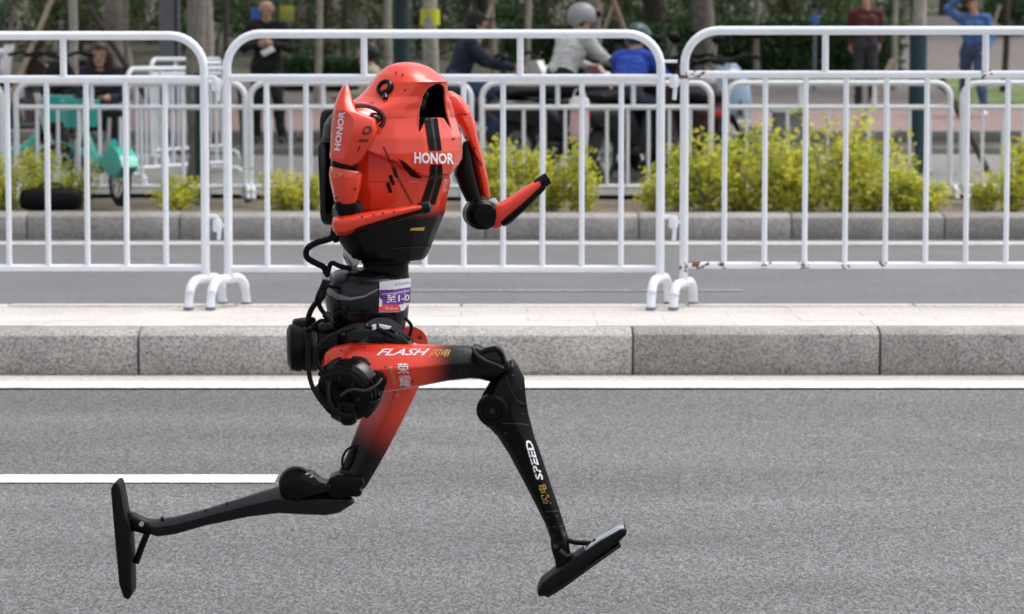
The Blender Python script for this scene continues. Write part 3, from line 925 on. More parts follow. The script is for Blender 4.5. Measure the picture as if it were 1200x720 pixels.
B('bib_band', [(447, 344), (462, 343), (480, 339.5), (480, 341.5), (462, 345), (447, 345.5)], mat('lilac_print', (.45, .32, .6), .5), .0012)
for txt, O, ux, uy, m, bo in (('至1-0', (453, 355), (26, -2), (0, -9), M['white'], .012), ('Robot', (452, 363.5), (14, -.4), (0, -4), M['pinkprint'], .0), ('E-TOWN', (463, 335), (16, -2), (0, -3), mat('grey_print', (.2, .18, .3), .5), .0)):
    decal('bib_lettering', text_px(txt, O, ux, uy, bo), BIB, m, bib, .0018)
# cables and brackets round the waist
def cable(pts, r, m='rubber'): return rp('cable', tube(spline([at(x, y, Y) for x, y, Y in pts], 6), r, 10), M[m])
cable([(392, 268, 7.05), (388, 279, 7.06), (370, 285, 7.07), (360, 292, 7.08), (360, 302, 7.09), (371, 309, 7.10), (380, 314, 7.11), (383, 324, 7.12)], .0075)
cable([(383, 324, 7.11), (388, 309, 7.10), (398, 312, 7.11), (410, 315, 7.14)], .006)
cable([(381, 332, 7.10), (378, 348, 7.09), (368, 358, 7.09), (362, 370, 7.09), (362, 380, 7.1)], .0065)
cable([(378, 346, 7.10), (374, 356, 7.09), (378, 365, 7.1), (384, 370, 7.1)], .0055)
cable([(380, 330, 7.08), (373, 345, 7.07), (371, 352, 7.08)], .0045)
rp('waist_bracket', slab([(403, 283), (409, 280), (416, 287), (420, 294), (423, 300), (418, 314), (408, 312), (402, 300)], 7.16, 7.20, .003), M['metal'])
rp('waist_bracket', slab([(413, 288), (421, 293), (417, 304), (412, 302)], 7.145, 7.158, .002), M['black'])
rp('cable_plug', slab([(390, 275), (398, 275), (397, 284), (391, 284)], 7.04, 7.09, .003), M['black'])

# ---- pelvis and hips
rp('pelvis', lpx([(388, 385, 392, 425, .06), (400, 379, 404, 432, .11), (440, 380, 444, 440, .13), (470, 388, 472, 440, .12), (484, 398, 484, 432, .09)], YB + .02, sup(20, 3), .002), M['black'])
rp('hip_motor', lathe([(.0, -.02), (.055, -.02), (.057, .0), (.057, .022), (.053, .026), (.053, .034), (.057, .038), (.057, .046), (.0545, .047), (.0545, .050), (.057, .051), (.057, .058), (.0545, .059), (.0545, .062), (.057, .063), (.057, .075), (.053, .088), (.042, .094), (.0, .096)], at(384, 406, YB - .06), (-1, -.12, -.02), 40), M['black'])
rp('motor_cap', lathe([(.0, 0), (.026, 0), (.028, .006), (.028, .016), (.024, .02), (.0, .02)], at(357, 383, YB - .06), (-.1, 0, 1), 24), M['dark'])
rp('motor_ring', lathe([(.0575, 0), (.0595, .003), (.0595, .012), (.0575, .015)], at(371, 406, YB - .06), (-1, -.12, -.02), 40), M['dark'])
cable([(389, 445, 6.99), (373, 428, 6.99), (372, 410, 6.99), (388, 394, 7.0), (412, 385, 7.03), (436, 384, 7.05), (456, 392, 7.06), (470, 403, 7.07)], .0055)
cable([(362, 398, 7.03), (361, 425, 7.02), (365, 450, 7.0), (376, 470, 6.98), (386, 480, 6.97)], .0055)
cable([(392, 392, 7.02), (408, 384, 7.03), (428, 381, 7.05), (452, 385, 7.07), (480, 398, 7.1)], .005)
rp('hip_ring', lathe([(.046, -.02), (.056, -.02), (.058, 0), (.056, .02), (.046, .02)], at(447, 402, 7.1), (.2, -1, .35), 40), M['carbon'])
for x in (429, 438): rp('hip_label', slab([(x - 2.5, 381), (x + 2.5, 380), (x + 3, 386), (x - 2, 387)], 7.045, 7.055, .001), M['white'])
rp('hip_label', slab([(444, 380), (459, 383), (456, 386), (446, 386)], 7.055, 7.065, .001), M['white'])
rp('far_hip_cover', lathe([(.0, -.05), (.030, -.05), (.038, -.042), (.040, -.03), (.040, .05), (.0, .05)], at(480, 402, 7.30), (.1, -1, .05), 36), M['red'])
rp('far_hip_bolt', lathe([(.0, 0), (.005, 0), (.005, .005), (.0, .005)], at(492, 396, 7.246), (.1, -1, .05), 12), M['maroonprint'])
rp('far_hip_block', lpx([(462, 390, 440, 440, .05), (498, 402, 490, 445, .05)], 7.28, OCT, .004), M['red'])

# ---- near leg (forward)
YN = 7.06
THI = [(1, .15), (.95, -.25), (.02, -1), (-.9, -.52), (-1, -.2), (-1, .5), (-.5, 1), (.5, 1), (.95, .6)]
g_thigh = grad_mat('thigh_paint', at(490, 420, YN), at(532, 420, YN))
th = lpx([(377, 426, 380, 440, .018), (381, 413, 384, 452, .036), (391, 406, 394, 460, .046), (410, 402.5, 412, 464, .052), (440, 402, 440, 461, .055), (470, 403, 468, 457, .054),
          (500, 404, 497, 451.5, .05), (528, 405, 525, 446, .046), (552, 405.5, 550, 443.5, .044), (570, 410, 562, 444, .042), (586, 422, 574, 447, .036), (594, 434, 582, 450, .026)], YN, THI, .004)
thigh = rp('thigh', th, g_thigh)
decal('thigh_lettering', text_px('FLASH', (441, 417), (60, 0), (3, -8), .02, .35), th, M['pinkprint'], thigh)
decal('gold_lettering', text_px('闪电', (503, 418.5), (24, -.5), (1.5, -8.5), .0, .3), th, M['gold'], thigh)
decal('thigh_characters', text_px('荣', (466.5, 438), (13, 0), (-1, -12), .0), th, M['white'], thigh)
decal('thigh_characters', text_px('耀', (468.5, 453), (13, 0), (-1, -13), .0), th, M['white'], thigh)
decal('gold_lettering', text_px('HERO', (456, 431), (5.5, 20), (3.5, -1), .01), th, M['gold'], thigh)
rp('thigh_end', slab([(553, 406), (560, 405), (567, 410), (582, 407), (590, 411), (597, 424), (596, 432), (586, 436), (570, 434), (558, 422)], 7.0, 7.11, .006), M['gloss'])
rp('knee_link', tube(spline([at(x, y, 6.995) for x, y in ((553, 407), (560, 417), (572, 424), (583, 428), (590, 432))], 5), .0035, 8), M['carbon'])
rp('knee_link', tube(spline([at(x, y, 6.993) for x, y in ((563, 413), (572, 410), (580, 408), (588, 414), (592, 425))], 5), .0045, 8), M['gloss'])
# hip actuator
ha = Vector((-.05, -.11, -.035))
rp('hip_actuator', lathe([(.052, -.02), (.062, .0), (.064, .02), (.058, .024), (.058, .030), (.068, .032), (.070, .038), (.070, .048), (.066, .050), (.066, .054), (.070, .056), (.070, .066), (.066, .068), (.066, .072), (.069, .074), (.069, .082), (.062, .088), (.062, .094), (.052, .100), (.034, .101), (.033, .096), (.020, .096), (.019, .103), (.0, .103)], at(422, 446, 7.06), ha, 44), M['black'])
for k, (a0, a1) in enumerate(((.2, .9), (1.5, 2.2), (2.9, 3.6), (4.2, 5.0), (5.4, 5.9))):      # bolted clamps round the drum
    ax = ha.normalized(); o1 = ax.orthogonal().normalized(); o2 = ax.cross(o1)
    rg = []
    for t in [a0 + (a1 - a0) * j / 6 for j in range(7)]:
        d = o1 * math.cos(t) + o2 * math.sin(t); o = at(422, 446, 7.06)
        rg.append([o + ax * h + d * r_ for r_, h in ((.066, .040), (.078, .044), (.078, .080), (.064, .086))])
    rp('drum_clamp', bevel(loft(rg), .002, 1), M['gloss' if k % 2 else 'dark'])
rp('drum_hose', tube(spline([at(x, y, Y) for x, y, Y in ((392, 440, 6.99), (385, 455, 6.96), (388, 475, 6.945), (402, 487, 6.95), (418, 486, 6.96))], 6), .0055, 8), M['rubber'])
rp('actuator_band', lathe([(.0635, 0), (.066, .003), (.066, .014), (.0635, .017)], at(422, 446, 7.06) + ha.normalized() * .003, ha, 48), M['dark'])
rp('actuator_bracket', tube(spline([at(x, y, Y) for x, y, Y in ((399, 464, 6.935), (412, 457, 6.933), (428, 458, 6.94), (440, 452, 6.955), (447, 444, 6.975))], 6), [.0045] * 24 + [.004], 8), M['dark'])
rp('actuator_lug', bevel(lpx([(396, 470, 420, 470, .03), (395, 484, 421, 484, .032), (398, 493, 418, 495, .028), (402, 498, 414, 498, .02)], 6.99, sup(14, 3)), .002, 1), M['black'])
rp('actuator_mount', slab([(428, 432), (448, 436), (454, 446), (450, 458), (436, 462)], 7.0, 7.02, .003), M['black'])
for k in range(8):
    a = 2 * math.pi * k / 8
    ax = ha.normalized(); o1 = ax.orthogonal().normalized(); o2 = ax.cross(o1)
    q = at(422, 446, 7.06) + ax * .098 + (o1 * math.cos(a) + o2 * math.sin(a)) * .046
    rp('actuator_bolt', lathe([(.0, 0), (.0035, 0), (.0035, .004), (.0, .004)], q, ax, 8), M['carbon'])
# shin
SH = [(1, -.3), (.5, -1), (-.35, -1), (-1, -.3), (-1, .5), (-.4, 1), (.5, 1), (1, .5)]
sh = lpx([(597, 423, 602, 420.5, .010), (588, 430, 607, 428, .028), (576, 445, 614.5, 443, .038), (566, 461, 616, 461, .043), (561.5, 475, 617.5, 475, .045), (563, 488, 620, 488, .044), (571, 499, 623, 499, .042),
          (583, 511, 626, 511, .039), (597, 533, 634, 533, .034), (613, 563, 644, 563, .03), (628, 592, 654, 592, .026), (639, 614, 661, 614, .024), (646, 634, 667, 633, .022)], YN, SH, .004)
shin = rp('shin', sh, M['black'])
decal('shin_lettering', text_px('SPEED', (636.5, 562), (-14.5, -47), (-7.5, 2.2), .03, .15), sh, M['white'], shin)
decal('gold_lettering', text_px('闪电', (645.5, 590), (-7.5, -23), (-8, 2.4), .0, .2), sh, M['gold'], shin)
kn = at(580, 479, YN)
rp('knee_actuator', lathe([(.040, 0), (.040, .03), (.036, .036), (.036, .046), (.031, .05), (.024, .05), (.022, .046), (.010, .046), (.009, .05), (.0, .05)], kn, (-.1, -1, 0), 40), M['black'])
rp('actuator_hub', lathe([(.0, 0), (.0075, 0), (.0065, .005), (.0, .005)], kn + Vector((-.005, -.049, 0)), (-.1, -1, 0), 16), M['dark'])
# near foot
sole = rp('foot', slab([(629, 692), (634, 680), (651, 667), (676, 649), (702, 631), (727, 616.5), (734, 617), (733.5, 623), (723, 633), (692, 655.5), (686, 663), (658, 682), (640, 693.5), (632, 696)], 7.01, 7.11, .006), M['rubber'])
rp('toe_plate', slab([(684, 641), (704, 626), (722, 615.5), (731, 614.5), (731, 618), (705, 633), (688, 644)], 7.018, 7.102, .003), M['metal'], sole)
rp('foot_tread', slab([(636, 694), (690, 659), (726, 634), (728, 637), (690, 664), (660, 686), (642, 697)], 7.015, 7.105, .002), M['dark'], sole)
rp('ankle', lpx([(645, 632, 667, 630, .022), (646, 643, 667, 640, .022), (650, 656, 669, 650, .02), (652, 668, 670, 656, .024)], YN, OCT, .003), M['black'])
rp('ankle_strut', tube([at(664, 633, 7.05), at(674, 636, 7.05), at(694, 637, 7.05)], .006, 8), M['black'])
rp('ankle_strut', tube([at(656, 645, 7.035), at(664, 652, 7.035), at(672, 650, 7.035)], .005, 8), M['carbon'])
for x, y in ((651, 640), (661, 648), (697, 634)): rp('ankle_bolt', lathe([(.0, 0), (.006, 0), (.006, .01), (.0, .01)], at(x, y, 7.042), (0, -1, 0), 12), M['carbon'])

# ---- far leg (trailing)
YT = 7.33
FT = [(1, -.1), (.95, -.4), (-.08, -1), (-.96, -.15), (-1, .2), (-.5, 1), (.5, 1), (1, .5)]
g_far = grad_mat('far_thigh_paint', at(458, 474, YT), at(424, 530, YT))
rp('far_thigh', lpx([(446, 430, 498, 425, .045), (438, 450, 495, 445, .05), (430, 472, 486, 466, .05), (418, 503, 469, 500, .046), (406, 534, 453, 530, .042), (395, 556, 440, 553, .04), (388, 571, 428, 573, .036)], YT, FT, .004), g_far)
rp('far_thigh_cable', tube(spline([at(x, y, 7.30) for x, y in ((416, 522), (406, 528), (401, 540), (404, 550), (412, 540), (415, 526))], 5), .003, 8), M['rubber'])
rp('far_knee_link', slab([(386, 558), (398, 553), (426, 556), (428, 566), (422, 569), (426, 576), (421, 580), (408, 579), (395, 583), (385, 575)], 7.285, 7.375, .005), M['black'])
FS = [(1, .35), (.97, -.15), (.22, -1), (-.92, -.45), (-1, -.1), (-.8, .8), (.1, 1), (.85, .7)]
rp('far_shin', lpx([(416, 586.5, 415, 590, .010), (404, 574, 398, 601, .028), (382, 571, 383, 604, .034), (354, 572, 356, 603, .036), (325, 571, 326, 601.5, .034), (290, 581.5, 290, 606, .03), (240, 597, 241, 616, .025),
                    (205, 606, 206, 626, .022), (182, 609, 185, 629, .02), (168, 607, 168, 624, .018), (161, 606, 161, 617, .014)], YT, FS, .004), M['dark'])
fk = at(347, 567, YT)
rp('far_knee_actuator', lathe([(.042, -.02), (.042, .03), (.038, .036), (.038, .046), (.032, .05), (.0, .05)], fk, (.08, -1, .12), 40), M['black'])
rp('far_knee_housing', slab([(352, 552), (366, 553), (376, 562), (390, 566), (388, 574), (360, 580), (352, 574)], 7.28, 7.36, .005), M['gloss'])
for x, y in ((360, 556), (365, 559)): rp('housing_mark', slab([(x - 2, y - 1), (x + 2, y - 2), (x + 2, y + .5), (x - 2, y + 1)], 7.272, 7.279, .0005), M['metal'])
for x, y in ((190, 609), (241, 600), (266, 592), (293, 585)): rp('shin_bolt', lathe([(.0, 0), (.004, 0), (.004, .004), (.0, .004)], at(x, y - 1, 7.325), (0, -.6, 1), 8), M['gloss'])
fs = rp('far_foot', slab([(133.5, 568), (136, 563.5), (141, 562.5), (144, 570), (149, 599), (154, 612), (156, 650), (157.5, 693), (153, 700), (149, 697), (143.5, 681), (140, 640), (137, 606)], 7.28, 7.38, .006), M['rubber'])
rp('foot_tread', slab([(132.5, 570), (134.5, 568), (138.5, 606), (141.5, 646), (145, 682), (150, 697), (148, 698), (142.5, 682), (138.5, 640), (135.5, 606)], 7.285, 7.375, .0015), M['dark'], fs)
rp('far_ankle', lpx([(150, 600, 152, 622, .02), (158, 601, 160, 623, .02), (168, 606, 170, 626, .02), (176, 609, 176, 628, .02)], YT, OCT, .003), M['black'])
rp('far_ankle_strut', tube([at(172, 626, 7.31), at(168, 636, 7.31), at(159, 660, 7.31)], .008, 8), M['black'])
rp('far_ankle_strut', tube([at(172, 626, 7.35), at(168, 636, 7.35), at(159, 660, 7.35)], .008, 8), M['black'])
rp('ankle_bolt', lathe([(.0, 0), (.006, 0), (.006, .006), (.0, .006)], at(166, 614, 7.306), (0, -1, 0), 12), M['metal'])

# ---- seams, screws and small fittings
def seam(tgt, parent, pts, w=.7, m='carbon', off=.0009):
    decal('panel_seam', poly_grid(ribbon(pts, lambda i: w), 4), tgt, M[m], parent, off)
def screws(tgt, parent, pts, r=1.3, m='carbon'):
    for x, y in pts: decal('screw', poly_grid([(x + r * math.cos(k * .785), y + r * math.sin(k * .785)) for k in range(8)], 9), tgt, M[m], parent, .001)
seam(sh, shin, [(570, 500), (590, 496), (612, 497), (621, 499)]); seam(sh, shin, [(590, 434), (598, 455), (606, 470), (618, 476)])
seam(sh, shin, [(634, 600), (654, 599)]); seam(sh, shin, [(640, 618), (661, 617)])
screws(sh, shin, [(601, 440), (610, 455), (575, 452), (612, 485), (592, 508), (641, 606), (652, 605), (650, 628), (661, 626)])
seam(th, thigh, [(537, 407), (541, 425), (536, 444)]); seam(th, thigh, [(449, 404), (452, 424), (450, 456)], .6, 'maroonprint')
screws(th, thigh, [(545, 415), (546, 434), (532, 440)]); screws(th, thigh, [(400, 411), (428, 407), (452, 430), (452, 450), (484, 447)], 1.2, 'maroonprint')
screws(W, waist, [(392, 358), (404, 362), (420, 364), (436, 364), (390, 370), (410, 373), (430, 374), (450, 374), (468, 372)])
seam(W, waist, [(398, 318), (415, 326), (436, 327), (452, 324)])
for x in (402, 414, 426, 452, 464): rp('pelvis_bolt', lathe([(.0, 0), (.0055, 0), (.0055, .009), (.0035, .011), (.0, .011)], at(x, 391 + abs(x - 430) * .06, 7.075), (0, -1, .3), 8), M['carbon'])
rp('pelvis_bracket', slab([(404, 386), (424, 380), (430, 388), (426, 398), (408, 400)], 7.03, 7.045, .002), M['dark'])
rp('pelvis_bracket', slab([(450, 388), (472, 394), (480, 402), (468, 404), (452, 398)], 7.06, 7.075, .002), M['dark'])
rp('pelvis_rib', slab([(432, 392), (446, 390), (450, 402), (434, 402)], 7.05, 7.06, .002), M['gloss'])
cable([(396, 381, 7.1), (392, 372, 7.08), (398, 366, 7.08), (404, 372, 7.09)], .004)
cable([(474, 372, 7.12), (482, 382, 7.12), (480, 394, 7.12)], .004)
cable([(366, 384, 7.1), (376, 376, 7.09), (386, 378, 7.1), (392, 386, 7.1)], .0045)
rp('motor_bracket', slab([(376, 378), (390, 376), (392, 384), (378, 388)], 7.09, 7.13, .002), M['dark'])

rp('cable_plug', lathe([(.0, -.012), (.010, -.012), (.011, 0), (.010, .012), (.0, .012)], at(383, 326, 7.12), (.1, 0, 1), 14), M['metal'])
rp('cable_plug', lathe([(.0, -.010), (.009, -.010), (.009, .010), (.0, .010)], at(381, 333, 7.1), (.2, 0, 1), 14), M['dark'])
rp('cable_plug', lathe([(.0, -.010), (.009, -.010), (.009, .012), (.0, .012)], at(384, 371, 7.1), (.6, 0, -.6), 14), M['dark'])

# ================================================================== plants
def leaves(n, sampler, size, seed, fold=.25, up=.3):
    r = random.Random(seed)
    V, F = [], []
    for _ in range(n):
        c = Vector(sampler(r))
        d = Vector((r.gauss(0, 1), r.gauss(0, 1), r.gauss(up, .7))).normalized()
        s = d.orthogonal().normalized()
        s = (Matrix.Rotation(r.uniform(0, 6.28), 3, d) @ s)
        nrm = d.cross(s)
        L, Wd = size * r.uniform(.6, 1.3), size * r.uniform(.28, .5)
        b = len(V)
        V += [c, c + d * L * .5 + s * Wd + nrm * fold * Wd, c + d * L, c + d * L * .5 - s * Wd + nrm * fold * Wd]
        F += [(b, b + 1, b + 2), (b, b + 2, b + 3)]
    return V, F

def clump_sampler(rx, ry, z0, z1, k, seed, cr=.35, taper=.5):
    """clumps spread through an uneven volume"""
    r = random.Random(seed)
    cl = []
    for _ in range(k):
        t = r.random()
        a, q = r.uniform(0, 6.28), math.sqrt(r.random())
        w = 1 - taper * abs(t - .4) * 1.4
        cl.append((math.cos(a) * q * rx * w, math.sin(a) * q * ry * w, z0 + (z1 - z0) * t, r.uniform(.6, 1.2)))
    def f(rr):
        x, y, z, s = rr.choice(cl)
        while True:
            d = Vector((rr.uniform(-1, 1), rr.uniform(-1, 1), rr.uniform(-1, 1)))
            if d.length < 1: break
        d *= cr * s
        return (x + d.x * rx, y + d.y * ry, max(z0 * .5, z + d.z * (z1 - z0) * .6))
    return f

# --- yellow-green bushes in the planting bed
def bush_meshes(seed):
    r = random.Random(seed)
    V, F = [], []
    stems = []
    for k in range(12):
        a = r.uniform(0, 6.28); q = r.uniform(.05, .27)
        tip = Vector((math.cos(a) * q, math.sin(a) * q, r.uniform(.26, .74)))
        base = Vector((math.cos(a) * q * .3, math.sin(a) * q * .3, -.02))
        mid = (base + tip) / 2 + Vector((r.uniform(-.03, .03), r.uniform(-.03, .03), 0))
        stems.append((base, mid, tip))
    def samp(rr):
        b, m, t = rr.choice(stems)
        u = rr.random() ** .75
        p = b.lerp(m, u * 2) if u < .5 else m.lerp(t, u * 2 - 1)
        sp = .022 + .045 * (1 - abs(u - .5))
        return (p.x + rr.gauss(0, sp), p.y + rr.gauss(0, sp), max(.01, p.z + rr.gauss(0, .03)))
    lf = leaves(1000, samp, .048, seed, up=.5)
    st = join(*[tube([b, m, t], [.007, .005, .0025], 5) for b, m, t in stems])
    return mesh_of('foliage', *lf, smooth=False), mesh_of('stems', *st)
BM = [bush_meshes(k) for k in (11, 12, 13, 14)]
for a, b in BM: a.materials.append(M['leaf_yellow']); b.materials.append(M['bark'])
# (photo x, depth, height scale, label)
bushes = [(8, 23.5, .78, 'low yellow-green bush at the left picture edge below the barrier'), (48, 23.6, .72, 'yellow-green bush beside the black bag, left of the teal bicycle'), (88, 24.0, .62, 'small yellow-green bush behind the black bag'),
 (205, 23.7, .58, 'small yellow-green bush between the teal bicycle and the teal-wrapped trunk'), (332, 23.7, .45, 'sparse low yellow-green bush left of the robot, first of two'), (360, 23.8, .50, 'sparse low yellow-green bush left of the robot, second of two'),
 (576, 23.8, .80, 'yellow-green bush just behind the raised forearm of the robot'), (612, 23.5, .86, 'yellow-green bush right of the raised forearm'), (648, 23.7, .88, 'yellow-green bush left of the black motor scooter wheel'), (684, 23.5, .82, 'yellow-green bush in front of the rear wheel of the black scooter'),
 (770, 23.4, .66, 'low yellow-green bush directly left of the barrier joint'), (800, 23.7, .80, 'yellow-green bush behind the barrier joint'), (836, 23.5, .98, 'yellow-green bush first right of the barrier joint'), (872, 23.7, 1.10, 'tall yellow-green bush left of the grey cabinet'),
 (908, 23.5, 1.06, 'tall yellow-green bush in front of the grey cabinet'), (946, 23.6, 1.02, 'yellow-green bush right of the grey cabinet'), (984, 23.4, 1.04, 'yellow-green bush below the man in maroon'), (1022, 23.7, 1.0, 'yellow-green bush left of the staked tree'), (1058, 23.5, .92, 'yellow-green bush at the foot of the staked tree'),
 (1084, 23.3, .42, 'very small yellow-green bush right of the staked tree'), (1152, 23.5, .52, 'low yellow-green bush below the man in blue'), (1186, 23.6, .80, 'yellow-green bush at the right picture edge'), (1222, 23.6, .8, 'yellow-green bush mostly outside the right picture edge')]
for i, (px, Y, k, lab) in enumerate(bushes):
    e = empty('bush', (at(px, 240, Y).x, Y, tz(Y) + .03), rnd.uniform(0, 6.28))
    link('foliage', BM[i % 4][0], None, e); link('stems', BM[i % 4][1], None, e)
    e.scale = (1.12 * max(k, .72), .9 * max(k, .7), k * (.80, 1.0, .86, .72, .94)[i % 5])
    tag(e, lab, 'bush', 'yellow-green bushes in the planting bed')

# --- hedge, shrubs and trees of the park
def hedge(name, lab, x0, x1, Y, h, d, n, m, seed):
    e = empty(name, ((x0 + x1) / 2, Y, tz(Y)))
    w = x1 - x0
    def s(r):
        x = r.uniform(-w / 2, w / 2)
        top = h * (1 + .10 * noise.noise(Vector((x * .9, seed, 0))))
        face = r.random()
        return (x, -d / 2 + r.random() ** 2 * .25, r.uniform(0, top)) if face < .7 else (x, r.uniform(-d / 2, d / 2), top - r.random() ** 2 * .2)
    obj('foliage', leaves(n, s, .075, seed, up=.1), m, e)
    obj('hedge_core', box((0, .12, h * .44), (w - .2, d - .35, h * .88), bev=.05), M['leaf_dark'], e)
    return tag(e, lab, 'hedge')
hedge('hedge', 'long clipped dark green hedge behind the man in maroon', at(792, 60, 50.5).x, at(1052, 60, 50.5).x, 50.5, .93, 1.6, 9000, M['leaf_dark'], 3)
hedge('hedge', 'dark green clipped hedge behind the motor scooter riders', at(585, 60, 47).x, at(780, 60, 47).x, 47.5, .95, 1.4, 6000, M['leaf_dark'], 5)
hedge('hedge', 'low dark green hedge behind the man with the phone', at(330, 75, 46).x, at(440, 75, 46).x, 46.5, .50, 1.2, 3000, M['leaf_dark'], 6)
hedge('hedge', 'bright green low hedge at the far right behind the man in blue', at(1150, 60, 64).x, at(1260, 60, 64).x, 64, .6, 1.2, 2500, M['leaf_green'], 8)

def shrub_mesh(seed, n=1500, w=1.0, h=2.0, size=.1):
    return mesh_of('foliage', *leaves(n, clump_sampler(w, w * .8, .15, h, 16, seed), size, seed), smooth=False)
SHR = {k: [shrub_mesh(20 + i * 7 + j) for j in range(2)] for i, k in enumerate(('leaf_green', 'leaf_dark', 'leaf_olive', 'leaf_red'))}
for k, ms in SHR.items():
    for m_ in ms: m_.materials.append(M[k])
stem_m = mesh_of('stems', *join(*[tube([(0, 0, -.1), (math.cos(a) * .15, math.sin(a) * .15, .6), (math.cos(a) * .4, math.sin(a) * .4, 1.3)], [.03, .02, .01], 5) for a in (0, 1.3, 2.4, 3.9, 5.2)])); stem_m.materials.append(M['bark_dark'])
kinds = ['leaf_olive', 'leaf_dark', 'leaf_green', 'leaf_olive', 'leaf_dark', 'leaf_olive', 'leaf_red', 'leaf_olive', 'leaf_dark', 'leaf_olive', 'leaf_red', 'leaf_green', 'leaf_dark', 'leaf_olive', 'leaf_dark', 'leaf_green', 'leaf_olive', 'leaf_dark']
words = {'leaf_olive': 'olive brown', 'leaf_dark': 'dark green', 'leaf_green': 'fresh green', 'leaf_red': 'dark red leaved'}
spots = []
for i in range(24):
    spots.append((i * 52 - 20 + rnd.uniform(-16, 16), 52.5 + (i * 31 % 9) * .5, ('leaf_dark', 'leaf_olive', 'leaf_dark', 'leaf_olive', 'leaf_green')[i % 5], rnd.uniform(.62, .9), 'low shrubs in the front row of the park'))
spots = [s for s in spots if not 1040 < s[0] < 1190]
for i, k in enumerate(kinds):
    spots.append((i * 70 + rnd.uniform(-14, 14), 58 + (i * 37 % 11), k, rnd.uniform(.9, 1.2), 'shrubs under the park trees'))
for i in range(20):
    spots.append((i * 64 - 10 + rnd.uniform(-15, 15), 74 + (i * 29 % 9), ('leaf_dark', 'leaf_olive', 'leaf_green')[i % 3], rnd.uniform(1.3, 1.7), 'shrubs at the back of the park'))
ORD = ['leftmost'] + [w + ' from the left' for w in 'second third fourth fifth sixth seventh eighth ninth tenth eleventh twelfth thirteenth fourteenth fifteenth sixteenth seventeenth eighteenth nineteenth twentieth twenty-first twenty-second twenty-third twenty-fourth'.split()]
spots.sort(key=lambda s: s[0])
count = {}
for i, (px, Y, k, s, g) in enumerate(spots):
    e = empty('shrub', (at(px, 60, Y).x, Y, tz(Y)), rnd.uniform(0, 6.28))
    link('foliage', SHR[k][i % 2], None, e); link('stems', stem_m, None, e)
    e.scale = (s, s, s)
    n = count[(g, k)] = count.get((g, k), -1) + 1
    tag(e, '%s shrub, %s of that colour, %s' % (words[k], ORD[n], {'l': 'park front row', 's': 'under park trees'}[g[0]] if 'back' not in g else 'park back row'), 'shrub', g)

crown_ms = []
for sd_ in (51, 52, 53):
    cm = mesh_of('crown', *leaves(1500, clump_sampler(1.7, 1.7, .2, 3.2, 26, sd_, .3), .17, sd_), smooth=False)
    cm.materials.append(M['leaf_green']); crown_ms.append(cm)
def tree(px, Y, r0, lab, bark, h=3.2, lean=0.0, wrap=None, band=None, stakes=(), group='park trees', crown=0, z=None):
    g = tz(Y) if z is None else z
    e = empty('tree', (at(px, 60, Y).x, Y, g))
    rr = random.Random(int(px * 3 + Y))
    pts, rad = [], []
    for k in range(9):
        t = k / 8
        pts.append((lean * t * h + rr.uniform(-.3, .3) * r0, rr.uniform(-.3, .3) * r0, -.1 + t * (h + .8)))
        rad.append(r0 * (1.25 if k == 0 else 1 - .35 * t))
    tr = obj('trunk', tube(spline(pts, 3), [rad[min(8, i // 3)] for i in range(25)], 12), bark, e)
    top = Vector(pts[-1])
    for k in range(4):
        a = k * 1.6 + rr.uniform(0, 1)
        b0 = Vector(pts[6 + k % 2])
        tip = top + Vector((math.cos(a) * 1.0, math.sin(a) * 1.0, rr.uniform(.5, 1.4)))
        obj('limb', tube([b0, (b0 + tip) / 2 + Vector((0, 0, .15)), tip], [r0 * .45, r0 * .3, r0 * .15], 7), bark, e)
    c = link('crown', crown_ms[crown % 3], None, e)
    c.location = (top.x, top.y, top.z - .5); c.rotation_euler.z = rr.uniform(0, 6.28)
    if wrap:
        obj('trunk_wrap', tube([(lean * h * t, 0, wrap[0] + (wrap[1] - wrap[0]) * t) for t in (0, .25, .5, .75, 1)], [r0 * 1.28, r0 * 1.2, r0 * 1.24, r0 * 1.18, r0 * 1.2], 14), M['teal_wrap'], e)
    if band:
        obj('tape_band', tube([(0, 0, band[0]), (0, 0, band[1])], r0 * 1.12, 14), M['tape'], e)
    for (x0, y0, x1, y1, dy, mk) in stakes:
        a, b = at(x0, y0, Y + dy * .2) - e.location, at(x1, y1, Y + dy) - e.location
        if b.z > -.05:                       # carry the stake down to the ground
            d = (b - a); b = a + d * ((a.z + .05) / max(.05, -d.z))
        obj('stake', tube([a, b], [.026, .030], 8), M[mk], e)
    return tag(e, lab, 'tree', group)
tree(88, 30, .05, 'thin staked young tree above the woman in the dark coat', M['bark_pale'], stakes=((62, -4, 22, 92, -.4, 'stake'), (104, 8, 152, 84, .4, 'stake_dark')), lean=-.02)
tree(242, 38.5, .095, 'pale grey trunk behind the gap of the left barrier joint', M['bark_pale'], crown=1)
tree(264, 39.5, .04, 'slender dark trunk close to the pale trunk by the barrier joint', M['bark_dark'], crown=2)
tree(226, 25.0, .055, 'brown trunk beside the left barrier joint with teal wrapping', M['bark'], stakes=((281, 98, 291, 236, 0, 'stake_dark'),), crown=1)
tree(236, 24.75, .05, 'trunk fully wrapped in teal cloth by the left barrier joint', M['bark'], wrap=(0, 1.06), crown=0)
tree(455, 37, .05, 'thin pale trunk above the robot', M['bark_pale'], crown=1)
tree(471, 35, .075, 'dark slate wrapped trunk above the hood of the robot', M['bark_dark'], wrap=(.3, 2.3), crown=2)
tree(504, 31, .088, 'pale trunk with a yellow tape band behind the robot', M['bark_pale'], band=(1.37, 1.53), crown=0)
tree(692, 28.5, .085, 'staked pale brown trunk between the white and blue riders', M['bark'], stakes=((706, 4, 600, 160, -.3, 'stake'), (716, -6, 740, 60, .4, 'stake')), crown=1)
tree(766, 54, .21, 'thick dark trunk above the rider in blue', M['bark_dark'], crown=2)
